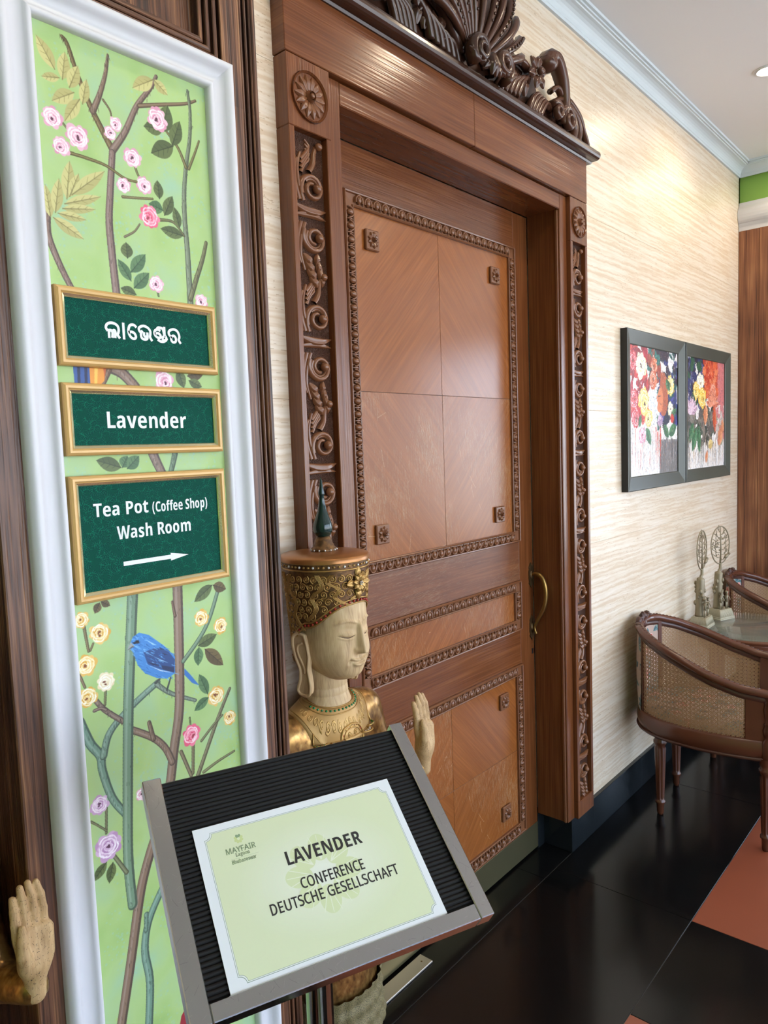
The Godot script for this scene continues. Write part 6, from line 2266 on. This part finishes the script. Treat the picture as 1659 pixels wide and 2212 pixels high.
# painted motifs, in millimetres from the top left corner of the painted panel
const BRANCHES := [
	[[13.0,5.4,112,92,52],[155,200,134,165,117,135,104,108,88,69,73,23,63,12]],
	[[11.9,4.3,124,100,80],[117,135,134,98,150,52,158,13]],
	[[14.0,6.5,126,102,88],[155,200,186,155,217,94,253,45,269,16]],
	[[7.6,4.3,116,94,66],[223,91,279,71,339,50,367,35]],
	[[16.2,13.0,128,104,94],[143,495,139,421,137,347,143,291,154,205]],
	[[14.0,5.4,112,124,96],[323,492,323,431,323,370,321,310,323,249,332,187,346,123,351,62,347,20]],
	[[6.5,4.3,112,104,56],[332,189,314,152,287,125]],
	[[5.4,3.2,112,104,56],[339,190,356,155,371,121]],
	[[11.9,7.6,104,104,62],[324,477,344,428,363,383,375,345]],
	[[13.0,10.8,128,104,90],[11,338,7,391,19,432,35,469,48,494]],
	[[5.4,3.2,112,100,48],[62,230,100,231,139,235,179,250,211,251,232,260]],
	[[4.3,3.2,118,108,60],[171,289,209,283,242,277]],
	[[5.4,3.2,100,98,54],[256,318,291,316,317,341]],
	[[3.2,2.2,118,104,70],[170,370,193,355,207,337]],
	[[3.2,2.2,112,96,60],[141,105,154,120,157,131]],
	[[3.2,2.2,112,110,60],[50,174,65,190]],
	[[4.3,3.2,112,110,60],[203,215,210,235,222,248]],
	[[23.8,21.6,132,106,88],[109,640,142,652,172,680]],
	[[9.7,8.6,130,96,70],[115,649,99,678]],
	[[21.6,19.4,130,108,94],[204,823,213,844,225,869]],
	[[13.0,10.8,98,122,92],[259,825,253,845,244,870]],
	[[19.4,15.1,112,144,124],[-1,1361,18,1413,37,1445,40,1480,57,1544,84,1590]],
	[[15.1,13.0,118,146,126],[44,1448,58,1408,88,1379,132,1352,180,1327]],
	[[10.8,6.5,112,128,110],[178,1331,212,1361,274,1395]],
	[[9.7,10.8,128,108,92],[30,1317,53,1351,92,1388]],
	[[5.4,5.4,128,108,92],[31,1347,46,1346,57,1353]],
	[[23.8,21.6,130,106,86],[245,1121,238,1289,230,1404,210,1492,193,1572,163,1646,136,1699,106,1778,73,1918,40,2051]],
	[[14.0,15.1,130,106,86],[108,1411,159,1446,188,1479,204,1518]],
	[[10.8,8.6,120,96,74],[161,1450,153,1410]],
	[[23.8,21.6,112,140,112],[134,1123,123,1216,107,1362,91,1562,83,1694,86,1796]],
	[[6.5,4.3,110,80,60],[234,1188,229,1155]],
	[[8.6,9.7,108,134,106],[356,1145,325,1213,294,1254,248,1296]],
	[[9.7,6.5,112,106,74],[269,1573,332,1458,372,1394]],
	[[5.4,4.3,112,112,74],[284,1495,321,1467,346,1452]],
	[[6.5,4.3,112,112,70],[285,1571,325,1560,375,1551]],
	[[7.6,7.6,116,104,74],[228,1502,251,1567]],
	[[6.5,6.5,112,104,70],[261,1496,256,1563]],
	[[16.2,18.4,110,142,122],[161,1792,121,1852,107,1914,114,1990,104,2093]],
	[[9.7,8.6,110,140,118],[116,1834,113,1870]],
	[[6.5,8.6,112,116,80],[50,1666,77,1718]],
	[[4.3,4.3,112,112,76],[42,1559,38,1613]],
	[[3.2,3.2,112,112,76],[7,1575,24,1592,39,1608]],
	[[5.4,4.3,118,102,62],[21,1160,28,1221]],
	[[3.2,3.2,118,102,62],[32,1220,39,1207]],
	[[4.3,4.3,112,112,70],[59,1305,55,1341]],
	[[4.3,4.3,120,100,70],[6,1266,15,1293]],
	[[3.2,3.2,90,110,60],[240,473,242,482]],
	[[3.2,3.2,100,110,60],[256,1431,257,1453]],
]
const LEAVES := [
	[0,44,80,12,29,14],
	[0,58,94,67,40,13],
	[0,71,105,92,57,13],
	[0,52,93,17,102,9],
	[0,80,111,34,141,14],
	[0,96,128,108,77,11],
	[0,91,120,57,172,12],
	[0,260,26,210,59,15],
	[0,262,25,295,46,12],
	[0,15,363,9,303,11],
	[0,25,352,37,285,12],
	[0,50,321,61,246,14],
	[0,56,315,78,266,10],
	[0,61,310,134,247,13],
	[0,45,331,122,300,10],
	[0,40,341,108,328,9],
	[0,30,352,87,353,9],
	[0,20,362,79,392,12],
	[1,299,151,322,93,16],
	[1,302,151,245,181,19],
	[1,278,123,231,130,15],
	[1,278,128,293,68,19],
	[1,259,273,256,235,12],
	[1,269,306,292,260,13],
	[3,266,296,232,289,14],
	[1,306,325,295,283,11],
	[1,314,341,257,336,13],
	[1,173,413,172,381,14],
	[3,178,459,151,419,12],
	[3,179,441,216,398,14],
	[3,184,473,222,436,14],
	[1,188,486,153,477,11],
	[1,280,639,293,678,13],
	[2,304,651,348,642,13],
	[1,307,661,341,674,11],
	[1,127,850,73,833,15],
	[3,130,850,143,826,13],
	[3,141,853,170,827,14],
	[1,338,1135,287,1166,14],
	[2,341,1136,377,1151,13],
	[1,290,1270,343,1254,14],
	[3,292,1274,287,1316,13],
	[2,308,1282,357,1332,16],
	[3,309,1390,288,1337,13],
	[3,310,1398,270,1419,12],
	[1,34,1675,3,1703,11],
	[1,48,1682,37,1723,11],
	[2,59,1126,47,1146,9],
	[2,62,1124,81,1136,8],
]
const FLOWERS := [
	[0,32,172,22],
	[0,81,194,27],
	[0,46,222,20],
	[0,166,145,16],
	[0,152,167,15],
	[0,265,105,27],
	[0,199,203,22],
	[0,175,265,18],
	[0,223,253,20],
	[2,232,316,26],
	[0,238,457,20],
	[0,353,480,19],
	[0,243,665,27],
	[1,18,1154,19],
	[1,54,1189,25],
	[1,21,1248,24],
	[4,61,1293,22],
	[1,20,1315,24],
	[1,303,1207,22],
	[1,356,1236,22],
	[1,332,1401,26],
	[1,367,1464,20],
	[2,257,1472,26],
	[3,28,1547,22],
	[3,40,1643,32],
	[0,124,1562,16],
]
const BIRDS := [
	[[62,128,196],[121,1239,121,1225,128,1213,143,1207,166,1217,199,1247,227,1279,225,1318,204,1325,179,1317,151,1299,135,1277,127,1248]],
	[[36,70,124],[150,1252,179,1249,208,1259,226,1286,223,1315,190,1300,159,1281]],
	[[52,110,180],[250,1313,262,1328,287,1363,268,1352,249,1328]],
	[[26,44,84],[191,1291,224,1304,223,1316,195,1302]],
	[[26,44,84],[189,1249,201,1257,193,1256]],
	[[26,44,84],[195,1264,212,1272,200,1270]],
	[[26,44,84],[157,1274,191,1292,171,1286]],
	[[226,232,238],[159,1283,190,1302,221,1316,190,1304]],
	[[150,196,230],[156,1224,184,1244,174,1241]],
	[[150,196,230],[173,1266,211,1291,192,1281]],
	[[22,30,52],[126,1225,141,1223,143,1230,129,1229]],
	[[10,12,18],[134,1222,140,1223,140,1228,133,1227]],
	[[150,152,150],[112,1239,123,1224,130,1234]],
	[[90,92,92],[112,1239,126,1232,130,1235]],
	[[60,66,60],[184,1319,189,1321,176,1330,170,1326]],
	[[60,66,60],[212,1323,215,1325,203,1354,199,1351]],
	[[50,84,150],[38,635,72,633,72,685,39,686]],
	[[24,34,70],[47,634,53,634,51,685,45,686]],
	[[24,34,70],[62,633,68,633,66,685,60,685]],
	[[226,146,46],[72,633,112,630,103,670,90,684,72,685]],
	[[240,190,80],[84,632,92,631,86,684,80,684]],
	[[196,96,40],[102,631,112,630,103,670]],
	[[150,40,50],[186,2119,200,2105,206,2161,179,2143]],
]
# pen strokes of the Odia word, in tenths of a millimetre from the middle of the sign
const ODIA := [
	[-790,0,-820,50,-810,100,-770,140,-700,160,-620,150,-560,110,-540,40,-550,-20,-570,-70,-530,-130],
	[-790,10,-750,0],
	[-760,-140,-760,-50,-750,0,-730,10,-700,0,-680,-40,-690,-130],
	[-680,-30,-660,10,-630,10,-620,-30,-630,-130],
	[-430,180,-430,-140],
	[-140,130,-170,160,-220,170,-280,150,-310,90,-320,20,-300,-50,-260,-100,-200,-120,-160,-90,-160,-50,-190,0,-250,20,-310,10],
	[-40,30,-70,70,-70,120,-10,160,60,170,140,140,190,80,190,10,180,-50,220,-120],
	[0,60,-30,10,-30,-60,0,-100,60,-110,110,-90,120,-30,120,30],
	[-40,30,0,60],
	[40,30,40,-20,60,-50,90,-50],
	[430,110,380,130,320,110,290,60,300,10,340,-30,400,-50,440,-20,430,20,380,50,310,40],
	[360,140,390,170,450,170,500,150,520,80,530,10],
	[540,190,540,10],
	[540,10,490,-30,490,-80,540,-90,580,-50,560,0],
	[370,-90,430,-120,500,-120,560,-90,590,-50],
	[700,0,650,50,650,110,700,150,780,170,860,140,900,70,910,10,890,-50,930,-120],
	[700,0,700,-70,740,-110,800,-100,820,-50,800,10,750,30,700,-10],
]
